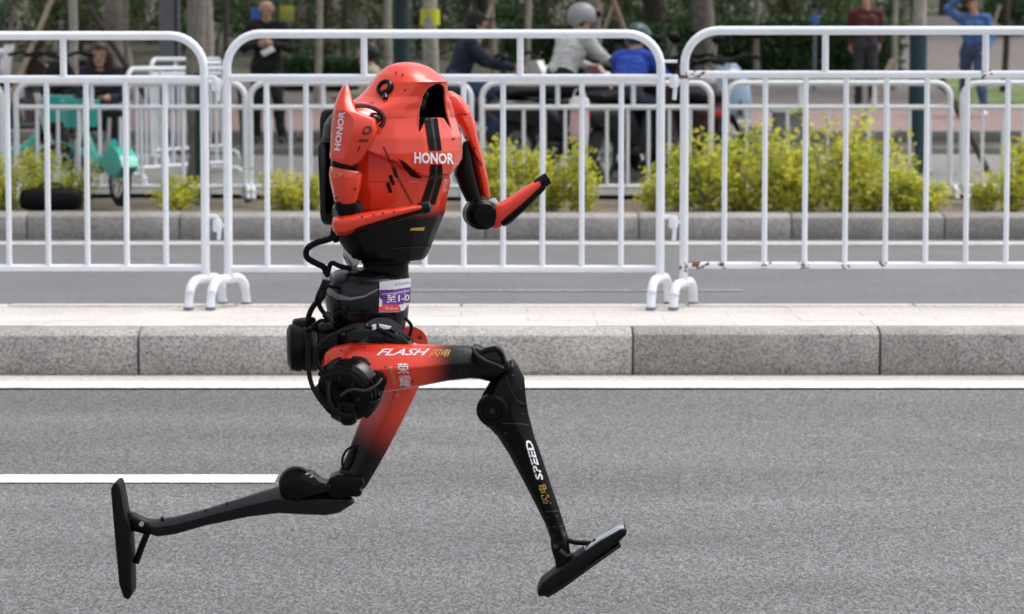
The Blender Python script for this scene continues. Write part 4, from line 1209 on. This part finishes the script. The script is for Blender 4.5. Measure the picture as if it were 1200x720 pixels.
tree(822, 48.5, .19, 'thick brown grey trunk in front of the hedge', M['bark'], crown=0)
tree(934, 53, .18, 'thick pale grey trunk rising behind the long hedge', M['bark_pale'], crown=1)
tree(1076, 27.6, .066, 'staked tree wrapped in dark teal cloth in front of the tarmac path', M['bark_pale'], wrap=(0, 1.35), stakes=((1046, 70, 998, 170, -.3, 'stake'), (1100, 84, 1165, 216, .1, 'stake_dark')), crown=2)
for i, (px, Y, w_, l_) in enumerate(((150, 44, .045, 'left of the lamp post'), (372, 43, .05, 'right of the man with the phone'), (402, 47, .06, 'left of the robot hood under red leaves'), (580, 42, .045, 'right of the man in the black cap'), (618, 45, .05, 'left of the rider in white'), (722, 46, .05, 'above the rider in blue'), (888, 47, .05, 'left end of the long hedge'), (1048, 46, .045, 'right of the man in maroon'), (1176, 45, .05, 'right of the man in blue'))):
    tree(px, Y, w_, 'slender young trunk ' + l_, M[('bark', 'bark_pale', 'bark_dark')[i % 3]], h=3.0, lean=(-.03, .02, .04)[i % 3], crown=i, group='slender young park trees',
         stakes=((px - 4, 6, px - 34, 92, -.3, 'stake'),) if i in (3, 5, 8) else ())
for i, (px, Y) in enumerate(((-30, 60), (12, 56), (60, 62), (138, 52), (163, 60), (352, 56), (384, 63), (420, 58), (566, 57), (592, 64), (636, 61), (868, 60), (985, 58), (1052, 61), (1108, 66), (1182, 60), (1230, 64))):
    tree(px, Y, rnd.uniform(.10, .2), ('%s trunk deep in the park, %s of the far trunks' % (('dark brown', 'grey brown')[i % 2], ORD[i])), M[('bark_dark', 'bark')[i % 2]], h=3.6, crown=i, group='trunks deep in the park')

# ================================================================== street furniture in the park
def lamp_post(px, Y):
    e = empty('lamp_post', (at(px, 60, Y).x, Y, tz(Y)))
    obj('base_plate', box((0, 0, .02), (.42, .42, .04), bev=.01), M['steel'], e)
    obj('pole', join(box((0, 0, 2.4), (.26, .22, 4.76), bev=.02)), M['steel'], e)
    obj('edge_strip', box((.10, -.115, 2.4), (.03, .012, 4.6)), M['dark'], e)
    obj('arm', tube(spline([(0, 0, 4.7), (.1, 0, 5.1), (.6, -.2, 5.3), (1.2, -.5, 5.32)], 5), .05, 10), M['steel'], e)
    obj('lamp_head', box((1.35, -.58, 5.3), (.5, .22, .08), bev=.02), M['steel'], e)
    return tag(e, 'square grey steel lamp post behind the left barrier', 'lamp post')
lamp_post(199, 41)
def cabinet():
    Y = 27.0
    x0, x1 = at(906, 150, Y).x, at(944, 150, Y).x
    e = empty('utility_cabinet', ((x0 + x1) / 2, Y, tz(Y) + .05))
    w, h = x1 - x0, at(600, 131, Y).z - tz(Y) - .05
    obj('body', box((0, 0, h / 2), (w, .25, h), bev=.008), M['cabinet'], e)
    obj('door', box((0, -.128, h / 2 - .02), (w - .05, .012, h - .12), bev=.004), M['cabinet'], e)
    obj('lid', box((0, 0, h + .012), (w + .05, .3, .03), bev=.006), M['fence_far'], e)
    obj('handle', box((w * .32, -.142, h * .5), (.015, .016, .09), bev=.003), M['metal'], e)
    return tag(e, 'low grey utility cabinet with a white lid behind the bushes', 'cabinet')
cabinet()
def board(px, py, Y, w, h, m, lab):
    p = at(px, py, Y)
    e = empty('sign_board', (p.x, Y, tz(Y)))
    obj('post', tube([(0, .03, 0), (0, .03, p.z - tz(Y))], .025, 8), M['steel'], e)
    obj('panel', box((0, 0, p.z - tz(Y)), (w, .03, h), bev=.006), m, e)
    return tag(e, lab, 'sign')
board(299, 22, 43, .12, .32, M['bluesign'], 'small blue sign beside the head of the man with the phone')
board(336, 16, 52, .24, .26, M['yellowsign'], 'small yellow sign right of the man with the phone')
board(955, 24, 46, .10, .18, M['bluesign'], 'small blue sign above the long hedge')

# ================================================================== motor scooters and bicycle
def wheel(e, x, r, w, y=0):
    ty = obj('tyre', lathe([(r * .68, -w * .5), (r * .9, -w * .5), (r * .985, -w * .3), (r, 0), (r * .985, w * .3), (r * .9, w * .5), (r * .68, w * .5)], (x, y, r), (0, 1, 0), 28, True), M['tyre'], e)
    rim_ = [lathe([(r * .6, -w * .4), (r * .70, -w * .42), (r * .70, w * .42), (r * .6, w * .4)], (x, y, r), (0, 1, 0), 28, True), lathe([(.0, -w * .6), (r * .16, -w * .6), (r * .16, w * .6), (.0, w * .6)], (x, y, r), (0, 1, 0), 14)]
    for k in range(5):
        a = 2 * math.pi * k / 5
        rim_.append(tube([(x + math.cos(a) * r * .1, y, r + math.sin(a) * r * .1), (x + math.cos(a) * r * .64, y, r + math.sin(a) * r * .64)], r * .06, 6))
    obj('rim', join(*rim_), M['metal'], ty)

def scooter(px, Y, rz, body, lab, shield=None, box_m=None, group='motor scooters parked behind the barrier'):
    """local +x is forward"""
    e = empty('motor_scooter', (at(px, 200, Y).x, Y, tz(Y) + .05), rz)
    wheel(e, .62, .235, .10); wheel(e, -.58, .235, .115)
    S = sup(14, 3)
    def body_loft(st): return fix(loft([[(x + cu * 0, cv * w, zc + cu * hz) for cu, cv in S] for x, zc, hz, w in st]))
    obj('rear_body', body_loft([(-.86, .60, .04, .06), (-.75, .58, .10, .12), (-.5, .56, .13, .15), (-.25, .50, .16, .16), (-.12, .42, .14, .15), (-.05, .34, .08, .13)]), body, e)
    obj('floorboard', box((.12, 0, .26), (.56, .28, .07), bev=.02), M['darkpl'], e)
    sh_ = []
    for z, x, w in ((.24, .36, .14), (.4, .42, .19), (.6, .46, .21), (.78, .44, .19), (.9, .40, .13), (.97, .38, .08)):
        sh_.append([(x + cu * .045 - abs(cv) * .05, cv * w, z) for cu, cv in S])
    obj('front_shield', fix(loft(sh_)), shield or body, e)
    obj('seat', body_loft([(-.72, .72, .03, .10), (-.6, .735, .05, .14), (-.35, .735, .05, .15), (-.12, .715, .045, .12), (-.03, .70, .025, .07)]), M['rubber'], e)
    obj('fork', join(tube([(.40, .07, .8), (.62, .075, .24)], .018, 8), tube([(.40, -.07, .8), (.62, -.075, .24)], .018, 8), tube([(.40, -.075, .8), (.40, .075, .8)], .018, 8)), M['carbon'], e)
    obj('front_fender', fix(loft([[(.62 + math.cos(a) * .26, y, .235 + math.sin(a) * .26) for y in (-.06, .06)] + [(.62 + math.cos(a) * .275, y, .235 + math.sin(a) * .275) for y in (.06, -.06)] for a in [R(20 + 12 * k) for k in range(11)]])), body, e)
    obj('handlebar', tube(spline([(.28, -.33, 1.02), (.33, -.18, 1.05), (.36, 0, 1.0), (.33, .18, 1.05), (.28, .33, 1.02)], 5), .016, 8), M['black'], e)
    for s in (-1, 1):
        obj('grip', tube([(.285, s * .33, 1.02), (.315, s * .22, 1.04)], .021, 8), M['rubber'], e)
        mi = obj('mirror', join(tube([(.32, s * .2, 1.04), (.34, s * .26, 1.2)], .006, 6)), M['black'], e)
        obj('mirror_glass', ellipsoid((.34, s * .28, 1.23), (.02, .06, .04), 12, 8), M['black'], mi)
    obj('headlight', ellipsoid((.47, 0, .86), (.05, .08, .06), 14, 10), M['lamp'], e)
    obj('tail_light', box((-.87, 0, .6), (.03, .10, .06), bev=.01), M['tail'], e)
    if box_m: obj('top_box', box((-.82, 0, .92), (.34, .38, .32), bev=.05), box_m, e)
    return tag(e, lab, 'scooter', group)
scooter(548, 28.4, R(8), M['darkpl'], 'dark motor scooter under the man in the black cap')
scooter(662, 27.8, R(38), M['darkpl'], 'dark motor scooter with a pale pink shield under the rider in white', shield=M['pinkpl'])
scooter(738, 27.0, R(62), M['darkpl'], 'black motor scooter under the rider in blue')
scooter(795, 27.6, R(-60), M['maroonpl'], 'dark maroon motor scooter parked behind the right barrier joint')
scooter(838, 28.4, R(-75), M['darkpl'], 'dark motor scooter with a pale blue shield right of the barrier joint', shield=mat('pale_blue_plastic', (.35, .48, .62), .35))
scooter(590, 30.5, R(20), M['darkpl'], 'dark motor scooter with a white shield behind the man in the black cap', shield=M['whitepl'])
scooter(46, 39, R(200), M['maroonpl'], 'far dark motor scooter near the left picture edge', shield=M['whitepl'])
scooter(702, 28.6, R(25), M['darkpl'], 'dark motor scooter between the riders in white and blue')
scooter(770, 28.8, R(70), M['darkpl'], 'dark motor scooter right of the rider in blue')
scooter(815, 26.9, R(100), M['maroonpl'], 'dark maroon motor scooter seen end-on right of the barrier joint')
scooter(72, 29.2, R(100), M['darkpl'], 'black motor scooter left of the woman in the dark coat')
scooter(20, 33, R(60), M['maroonpl'], 'dark maroon motor scooter behind the left teal bicycle')
def stool(px, Y, lab):
    e = empty('folding_stool', (at(px, 100, Y).x, Y, tz(Y) + .05))
    obj('seat', box((0, 0, .29), (.34, .28, .03), bev=.01), M['rubber'], e)
    for sx in (-1, 1):
        for sy in (-1, 1): obj('leg', tube([(sx * .14, sy * .11, .28), (sx * -.12, sy * .11, 0)], .011, 6), M['metal'], e)
    return tag(e, lab, 'stool', 'folding stools on the forecourt')
stool(118, 30.45, 'folding stool under the woman in the dark coat')
stool(437, 31.45, 'folding stool under the person in beige behind the robot')

def bicycle(px, Y, rz, lab):
    e = empty('electric_bicycle', (at(px, 240, Y).x, Y, tz(Y) + .035), rz)
    e.scale = (.86, .86, .86)
    wheel(e, .52, .24, .06); wheel(e, -.50, .24, .06)
    S = sup(12, 2.6)
    fr = []
    for x, z, h, w in ((-.36, .56, .05, .035), (-.2, .42, .07, .05), (0, .36, .08, .055), (.2, .42, .07, .05), (.34, .60, .05, .035)):
        fr.append([(x, cv * w, z + cu * h) for cu, cv in S])
    obj('frame', fix(loft(fr)), M['teal'], e)
    obj('rear_cover', fix(loft([[(-.50 + math.cos(a) * .05, y, .24 + math.sin(a) * .05) for y in (-.08, .08)] + [(-.50 + math.cos(a) * .30, y, .24 + math.sin(a) * .30) for y in (.08, -.08)] for a in [R(25 + 13 * k) for k in range(11)]])), M['teal'], e)
    obj('front_fender', fix(loft([[(.52 + math.cos(a) * .255, y, .24 + math.sin(a) * .255) for y in (-.04, .04)] + [(.52 + math.cos(a) * .27, y, .24 + math.sin(a) * .27) for y in (.04, -.04)] for a in [R(10 + 14 * k) for k in range(11)]])), M['teal'], e)
    obj('front_fork', tube([(.52, .05, .24), (.44, .05, .55), (.32, 0, .98)], [.02, .03, .03], 8), M['whitepl'], e)
    obj('seat_post', tube([(-.2, 0, .45), (-.26, 0, .82)], .02, 8), M['metal'], e)
    obj('saddle', fix(loft([[(x, cv * w, .84 + cu * h) for cu, cv in S] for x, h, w in ((-.42, .02, .06), (-.36, .04, .10), (-.24, .035, .08), (-.12, .02, .03))])), M['rubber'], e)
    obj('handlebar', tube(spline([(.2, -.28, 1.02), (.3, -.15, 1.04), (.33, 0, .99), (.3, .15, 1.04), (.2, .28, 1.02)], 4), .014, 8), M['black'], e)
    rg = []
    for z, k in ((.70, .8), (.72, .82), (.95, 1), (.955, .96), (.735, .78)):
        rg.append([(.52 + cu * .14 * k, cv * .17 * k, z) for cu, cv in sup(20, 5)])
    obj('basket', fix(loft(rg)), M['teal'], e)
    return tag(e, lab, 'bicycle', 'teal shared electric bicycles')
bicycle(118, 24.3, R(118), 'teal shared electric bicycle in front of the woman in the dark coat')
bicycle(6, 25.6, R(20), 'teal shared electric bicycle cut by the left picture edge')
def bag():
    p = at(60, 247, 23.45)
    e = empty('duffel_bag', (p.x, 23.45, tz(23.45) + .035))
    S = sup(16, 3.2)
    obj('body', fix(loft([[(x, cv * .11 * k, .085 + cu * .085 * k) for cu, cv in S] for x, k in ((-.235, .55), (-.22, .85), (-.17, 1), (0, 1.03), (.17, 1), (.22, .85), (.235, .55))])), M['rubber'], e)
    for s in (-1, 1): obj('handle', tube(spline([(-.09, s * .06, .16), (-.06, s * .07, .2), (.06, s * .07, .2), (.09, s * .06, .16)], 5), .008, 6), M['dark'], e)
    obj('zip', box((0, 0, .174), (.36, .012, .006)), M['carbon'], e)
    return tag(e, 'low black bag lying on the planting bed left of the teal bicycle', 'bag')
bag()

# ================================================================== people
SKIN = mat('skin', (.52, .30, .22), .55); LIPS = mat('lips', (.36, .13, .11), .5); EYE = mat('eye_dark', (.03, .02, .018), .3)
def cloth(n, c): return mat(n, c, .85, var=.15, scale=30)
CL = {k: cloth(k + '_cloth', c) for k, c in {'black': (.010, .010, .013), 'navy': (.018, .022, .045), 'maroon': (.085, .018, .022), 'blue': (.06, .14, .34), 'royal': (.035, .09, .48), 'white': (.62, .61, .60), 'beige': (.42, .36, .27),
      'jeans': (.045, .075, .15), 'charcoal': (.03, .032, .038), 'paleblue': (.5, .55, .75)}.items()}
HAIR = {'brown': mat('brown_hair', (.05, .02, .012), .5), 'black': mat('black_hair', (.008, .007, .007), .45), 'grey': mat('grey_hair', (.22, .20, .19), .6)}
SHOE = {'white': mat('white_shoe', (.65, .64, .62), .6), 'black': mat('black_shoe', (.012, .012, .013), .5)}

def capsule(a, b, ra, rb, n=12):
    a, b = Vector(a), Vector(b)
    d = b - a
    if d.length < 1e-5: d = Vector((0, 0, 1e-3)); b = a + d
    ax = d.normalized()
    u = ax.orthogonal().normalized(); v = ax.cross(u)
    rings = []
    for k in range(5):
        t = math.pi / 2 * (1 - k / 4)
        rings.append((a - ax * ra * math.sin(t), max(ra * math.cos(t), 1e-4)))
    for k in range(5):
        t = math.pi / 2 * k / 4
        rings.append((b + ax * rb * math.sin(t), max(rb * math.cos(t), 1e-4)))
    return loft([[c + (u * math.cos(2 * math.pi * j / n) + v * math.sin(2 * math.pi * j / n)) * r for j in range(n)] for c, r in rings])

BASE = dict(head=(0, .02, 1.56), neck=(0, 0, 1.40), chest=(0, 0, 1.22), waist=(0, 0, 1.03), pelvis=(0, 0, .91))
def person(lab, px, Y, rz, J, top, legs, hair, shoe='black', cuts='short', z=None, headgear=None, coat=False, scale=1.0):
    """J: joints in the person's own frame, x to the person's right, y forward, z up from the soles"""
    e = empty('person', (at(px, 100, Y).x, Y, tz(Y) + .05 if z is None else z), rz)
    e.scale = (scale,) * 3
    g = dict(BASE); g.update(J)
    P = {k: Vector(v) for k, v in g.items()}
    caps = []                                        # (a, b, ra, rb, region)
    def C(a, b, ra, rb, reg): caps.append((Vector(a), Vector(b), ra, rb, reg))
    hd, nk, ch, wa, pe = P['head'], P['neck'], P['chest'], P['waist'], P['pelvis']
    spine = (nk - ch).normalized()
    side = (P['sr'] - P['sl']).normalized()
    fwd = spine.cross(side); fwd = -fwd if fwd.y < 0 else fwd
    hf = Vector(J.get('look', (0, 1, 0))).normalized()
    hu = (Vector((0, 0, 1)) - hf * hf.z).normalized(); hr = hf.cross(hu)
    C(hd + hu * .025 - hf * .015, hd + hu * .03, .088, .085, 'skin'); C(hd - hu * .05 + hf * .02, hd - hu * .075 + hf * .035, .062, .045, 'skin')
    C(hd + hf * .085 + hu * .01, hd + hf * .105 - hu * .018, .010, .014, 'skin')
    for s in (-1, 1): C(hd + hr * s * .088 + hu * .012, hd + hr * s * .09 - hu * .02, .012, .010, 'skin')
    C(nk - spine * .02, hd - hu * .05 - hf * .01, .058, .05, 'skin')
    for s in (-1, 1):
        C(ch + side * s * .07 + spine * .05, ch + side * s * .06 - spine * .08, .115, .105, 'top')
        C(wa + side * s * .055, pe + side * s * .07, .10, .108, 'top' if coat else 'mid')
        C(ch - spine * .05 + side * s * .05, wa + side * s * .05, .11, .10, 'top')
    C(P['sl'] * .75 + nk * .25, P['sr'] * .75 + nk * .25, .068, .068, 'top')
    C(nk - spine * .03, ch + spine * .05, .07, .10, 'top')
    for s, sg in (('r', 1), ('l', -1)):
        sh_, el, wr = P['s' + s], P['e' + s], P['w' + s]
        C(sh_, el, .063, .050, 'top'); C(el, wr, .048, .036, 'top')
        d = (wr - el).normalized()
        d = Vector(J.get('h' + s, d)).normalized()
        pal = wr + d * .05
        C(wr, pal, .030, .034, 'skin'); 
        wv = (side * .5 + Vector((0, .6, .2))).cross(d).normalized(); nv = d.cross(wv)
        C(pal - wv * .016, pal + wv * .016, .026, .026, 'skin')
        for k, L in enumerate((.062, .075, .07, .055)):
            o = pal + d * .024 + wv * (-.030 + .02 * k)
            m_ = o + d * L * .55 + nv * .008
            C(o, m_, .0105, .0100, 'skin'); C(m_, o + d * L * .9 + nv * .03, .0100, .0090, 'skin')
        o = wr + d * .025 - wv * .03
        C(o, o + d * .03 - wv * .03, .0125, .0115, 'skin'); C(o + d * .03 - wv * .03, o + d * .06 - wv * .035 + nv * .012, .0115, .010, 'skin')
        hp, kn_, an = P['p' + s], P['k' + s], P['a' + s]
        C(hp, kn_, .092, .066, 'legs'); C(kn_, an, .062, .046, 'legs'); C(pe, hp, .105, .1, 'mid')
        if coat: C(pe, hp.lerp(kn_, .75), .12, .12, 'top')
        td = Vector(J.get('t' + s, (0, 1, 0))).normalized()
        C(an - td * .03 - Vector((0, 0, .035)), an + td * .09 - Vector((0, 0, .045)), .046, .042, 'shoe'); C(an + td * .09 - Vector((0, 0, .045)), an + td * .15 - Vector((0, 0, .052)), .042, .034, 'shoe')
    tmp = mesh_of('tmp', *join(*[capsule(*c[:4]) for c in caps]), smooth=False)
    o = bpy.data.objects.new('tmp', tmp); COL.objects.link(o)
    rm = o.modifiers.new('r', 'REMESH'); rm.mode = 'VOXEL'; rm.voxel_size = .0095; rm.use_smooth_shade = True
    sm_ = o.modifiers.new('s', 'SMOOTH'); sm_.factor = .5; sm_.iterations = 3
    me_ = bpy.data.meshes.new_from_object(o.evaluated_get(bpy.context.evaluated_depsgraph_get()))
    bpy.data.objects.remove(o); bpy.data.meshes.remove(tmp)
    wob = []
    me_.materials.clear()
    mats = [SKIN, CL[top], CL[legs], SHOE[shoe], EYE, LIPS]
    for m_ in mats: me_.materials.append(m_)
    reg_i = {'skin': 0, 'top': 1, 'mid': 2, 'legs': 2, 'shoe': 3}
    eyes = [hd + hr * s * .034 + hu * .02 + hf * .088 for s in (-1, 1)]
    lip = hd - hu * .055 + hf * .085
    segs = [(a, b - a, max((b - a).length_squared, 1e-9), ra, rb, reg_i[r]) for a, b, ra, rb, r in caps]
    idx = []
    for pl in me_.polygons:
        c = pl.center; best, bi = 9, 0
        for a, d, l2, ra, rb, ri in segs:
            t = (c - a).dot(d) / l2
            t = 0 if t < 0 else 1 if t > 1 else t
            q = (c - a - d * t).length - (ra + (rb - ra) * t)
            if q < best: best, bi = q, ri
        if bi == 0:
            if min((c - q).length for q in eyes) < .014: bi = 4
            elif abs((c - lip).dot(hr)) < .024 and abs((c - lip).dot(hu)) < .008 and (c - lip).dot(hf) > -.03: bi = 5
        idx.append(bi)
    me_.polygons.foreach_set('material_index', idx)
    clothv = {v for pl, i in zip(me_.polygons, idx) if i in (1, 2) for v in pl.vertices}
    nrm = [v.normal.copy() for v in me_.vertices]
    for i in clothv:                                                             # loose, creased cloth
        c = me_.vertices[i].co
        me_.vertices[i].co = c + nrm[i] * (.010 + .016 * noise.noise(c * 7 + Vector((px, 0, 0))) + .010 * noise.noise(Vector((c.x * 9, c.y * 9, c.z * 26))))
    me_.name = 'body'
    b = link('body', me_, None, e)
    # hair: a cap over the skull, longer behind for long hair
    rot = Matrix((hr, hf, hu)).transposed()
    hv, hfc = ellipsoid((0, 0, 0), (.101, .112, .112), 24, 18)
    rr = random.Random(int(px))
    hv = [Vector((v.x, v.y - .012, v.z + .03)) * (1 + .03 * rr.uniform(-1, 1)) for v in hv]
    def keep(f):
        c = sum((hv[i] for i in f), Vector()) / len(f)
        if cuts == 'bald': return c.z < .06 and c.y < -.02 and c.z > -.06
        return (c.z > .072) if c.y > .045 else (c.z > -.01 if c.y > -.01 else c.z > -.075)
    hfc = [f for f in hfc if keep(f)]
    hm = [rot @ v + hd for v in hv]
    parts = [(hm, hfc)]
    if cuts == 'long':
        for s in (-1, 1):
            parts.append(lathe([(.02, 0), (.045, .03), (.05, .12), (.04, .22), (.015, .27)], hd + hr * s * .085 - hf * .02 + hu * .05, -hu, 12))
        parts.append(lathe([(.05, 0), (.09, .04), (.09, .16), (.05, .26)], hd - hf * .06 + hu * .03, -hu, 14))
    used = sorted({i for f in hfc for i in f}); mp = {k: i for i, k in enumerate(used)}
    parts[0] = ([hm[i] for i in used], [tuple(mp[i] for i in f) for f in hfc])
    obj('hair', join(*parts), HAIR[hair], e, 180)
    if headgear:
        kind, m_ = headgear
        if kind == 'helmet':
            gv, gf = ellipsoid((0, -.01, .04), (.135, .15, .135), 24, 16)
            gf = [f for f in gf if sum(gv[i].z for i in f) / 4 > -.0 or sum(gv[i].y for i in f) / 4 < -.06]
            obj('helmet', ([rot @ v + hd for v in gv], gf), m_, e, 180)
            obj('visor', fix(([rot @ v + hd for v in box((0, .13, .07), (.17, .06, .07), bev=.02)[0]], box((0, .13, .07), (.17, .06, .07), bev=.02)[1])), M['gloss'], e)
        else:
            gv, gf = ellipsoid((0, -.005, .045), (.110, .118, .105), 22, 14)
            gf = [f for f in gf if sum(gv[i].z for i in f) / 4 > .05]
            obj('cap', ([rot @ v + hd for v in gv], gf), m_, e, 180)
            bb = box((0, .14, .06), (.13, .10, .014), bev=.006)
            obj('cap_brim', ([rot @ v + hd for v in bb[0]], bb[1]), m_ if kind == 'cap' else M['gold'], e)
    return tag(e, lab, 'person')

def stand(**kw):
    J = dict(sr=(.19, 0, 1.37), sl=(-.19, 0, 1.37), er=(.25, -.03, 1.10), el=(-.25, -.03, 1.10), wr=(.25, .06, .86), wl=(-.25, .06, .86),
             pr=(.09, 0, .88), pl=(-.09, 0, .88), kr=(.10, .02, .48), kl=(-.10, .02, .48), ar=(.10, -.02, .085), al=(-.10, -.02, .085))
    J.update(kw); return J
def ride(lean=.12, **kw):
    """seated on a scooter, feet on the floorboard, hands on the bar"""
    J = dict(head=(0, .06 + lean, 1.50), neck=(0, .01 + lean * .8, 1.35), chest=(0, -.02 + lean * .5, 1.17), waist=(0, -.05, .98), pelvis=(0, -.08, .88),
             sr=(.19, lean * .7, 1.31), sl=(-.19, lean * .7, 1.31), er=(.27, .20 + lean * .5, 1.12), el=(-.27, .20 + lean * .5, 1.12), wr=(.28, .50, 1.06), wl=(-.28, .50, 1.06),
             pr=(.10, -.06, .86), pl=(-.10, -.06, .86), kr=(.17, .36, .80), kl=(-.17, .36, .80), ar=(.16, .34, .38), al=(-.16, .34, .38), hr=(-.2, 1, -.2), hl=(.2, 1, -.2))
    J.update(kw); return J
FACE_CAM, FACE_RIGHT, FACE_LEFT = math.pi, -math.pi / 2, math.pi / 2
person('man in black holding a phone, standing behind the barrier left of the robot', 313, 35.2, FACE_CAM,
       stand(er=(.27, .0, 1.12), el=(-.27, .0, 1.12), wr=(.06, .27, 1.17), wl=(-.08, .25, 1.16), hr=(-.7, .6, .2), hl=(.7, .6, .2), kr=(.12, .06, .48), ar=(.13, .0, .085), kl=(-.14, .12, .5), al=(-.18, .14, .085), look=(0, 1, -.3)), 'black', 'black', 'grey', cuts='bald', scale=.97)
def sit_low(**kw):
    J = dict(head=(0, .06, 1.02), neck=(0, .01, .87), chest=(0, -.02, .69), waist=(0, -.05, .51), pelvis=(0, -.08, .42), sr=(.19, 0, .83), sl=(-.19, 0, .83), er=(.26, .1, .62), el=(-.26, .1, .62), wr=(.12, .30, .60), wl=(-.12, .30, .60),
             pr=(.1, -.06, .40), pl=(-.1, -.06, .40), kr=(.16, .34, .46), kl=(-.16, .34, .46), ar=(.15, .30, .085), al=(-.15, .30, .085))
    J.update(kw); return J
person('woman with long brown hair in a dark coat seated behind the teal bicycle', 118, 30.4, FACE_CAM, sit_low(look=(0, 1, -.12)), 'navy', 'black', 'brown', cuts='long', coat=True)
person('man in a maroon sweatshirt and dark trousers standing by the hedge', 1014, 42.0, FACE_CAM, stand(wr=(.20, -.05, .93), wl=(-.20, -.05, .93), er=(.24, -.08, 1.12), el=(-.24, -.08, 1.12)), 'maroon', 'charcoal', 'black', scale=.93)
person('man in a blue jacket and jeans raising one arm to his head', 1140, 40.0, R(165),
       stand(er=(.36, .05, 1.52), wr=(.16, .05, 1.70), hr=(-.8, 0, .1), el=(-.26, .0, 1.10), wl=(-.2, .18, .95), kr=(.12, -.02, .47), ar=(.14, -.12, .085), kl=(-.12, .16, .5), al=(-.2, .22, .085)), 'blue', 'jeans', 'black', shoe='white', scale=.92)
person('man in a black cap and dark jacket riding a dark scooter', 541, 28.4, FACE_RIGHT + R(8), ride(.10), 'navy', 'jeans', 'black', headgear=('cap', CL['black']), scale=.88)
person('rider in a white jacket and pale grey helmet leaning over the scooter bar', 662, 27.8, R(-52), ride(.16, look=(.3, 1, -.1)), 'white', 'black', 'black', headgear=('helmet', mat('grey_helmet', (.34, .34, .36), .35)), scale=.92)
person('rider in a bright blue jacket and teal helmet on the black scooter', 738, 27.0, R(-28), ride(.14, look=(.4, 1, -.3)), 'royal', 'navy', 'black', headgear=('helmet', mat('teal_helmet', (.04, .09, .10), .25)), scale=.82)
person('person in a beige jacket seated behind the hood of the robot', 437, 31.4, FACE_LEFT, sit_low(), 'beige', 'charcoal', 'black')

ph = empty('phone', (at(314, 62, 34.9).x, 34.9 - .02, at(314, 60, 34.9).z))
obj('phone_body', box((0, 0, 0), (.075, .010, .15), rot=Matrix.Rotation(R(-25), 3, 'X') @ Matrix.Rotation(R(60), 3, 'Y'), bev=.004), M['whitepl'], ph)
tag(ph, 'pale phone held by the man in black left of the robot', 'phone')

sb_ = empty('shopping_bag', (at(679, 140, YR + .06).x, YR + .06, at(679, 165, YR).z))
obj('bag_body', fix(loft([[(cu * .075 * k, cv * .04 * k, z) for cu, cv in sup(16, 4)] for z, k in ((0, .85), (.02, .95), (.12, 1.05), (.24, .98), (.27, .9))])), M['pinkpl'], sb_)
obj('bag_top', fix(loft([[(cu * .078 * k, cv * .042 * k, z) for cu, cv in sup(16, 4)] for z, k in ((.24, 1.0), (.29, 1.05), (.33, .9), (.35, .6))])), M['whitepl'], sb_)
obj('bag_strap', tube(spline([(-.05, 0, .33), (-.03, -.05, .40), (.03, -.05, .40), (.05, 0, .33)], 5), .006, 6), M['whitepl'], sb_)
tag(sb_, 'pale pink bag with a white top hanging on the far barrier near the riders', 'bag')
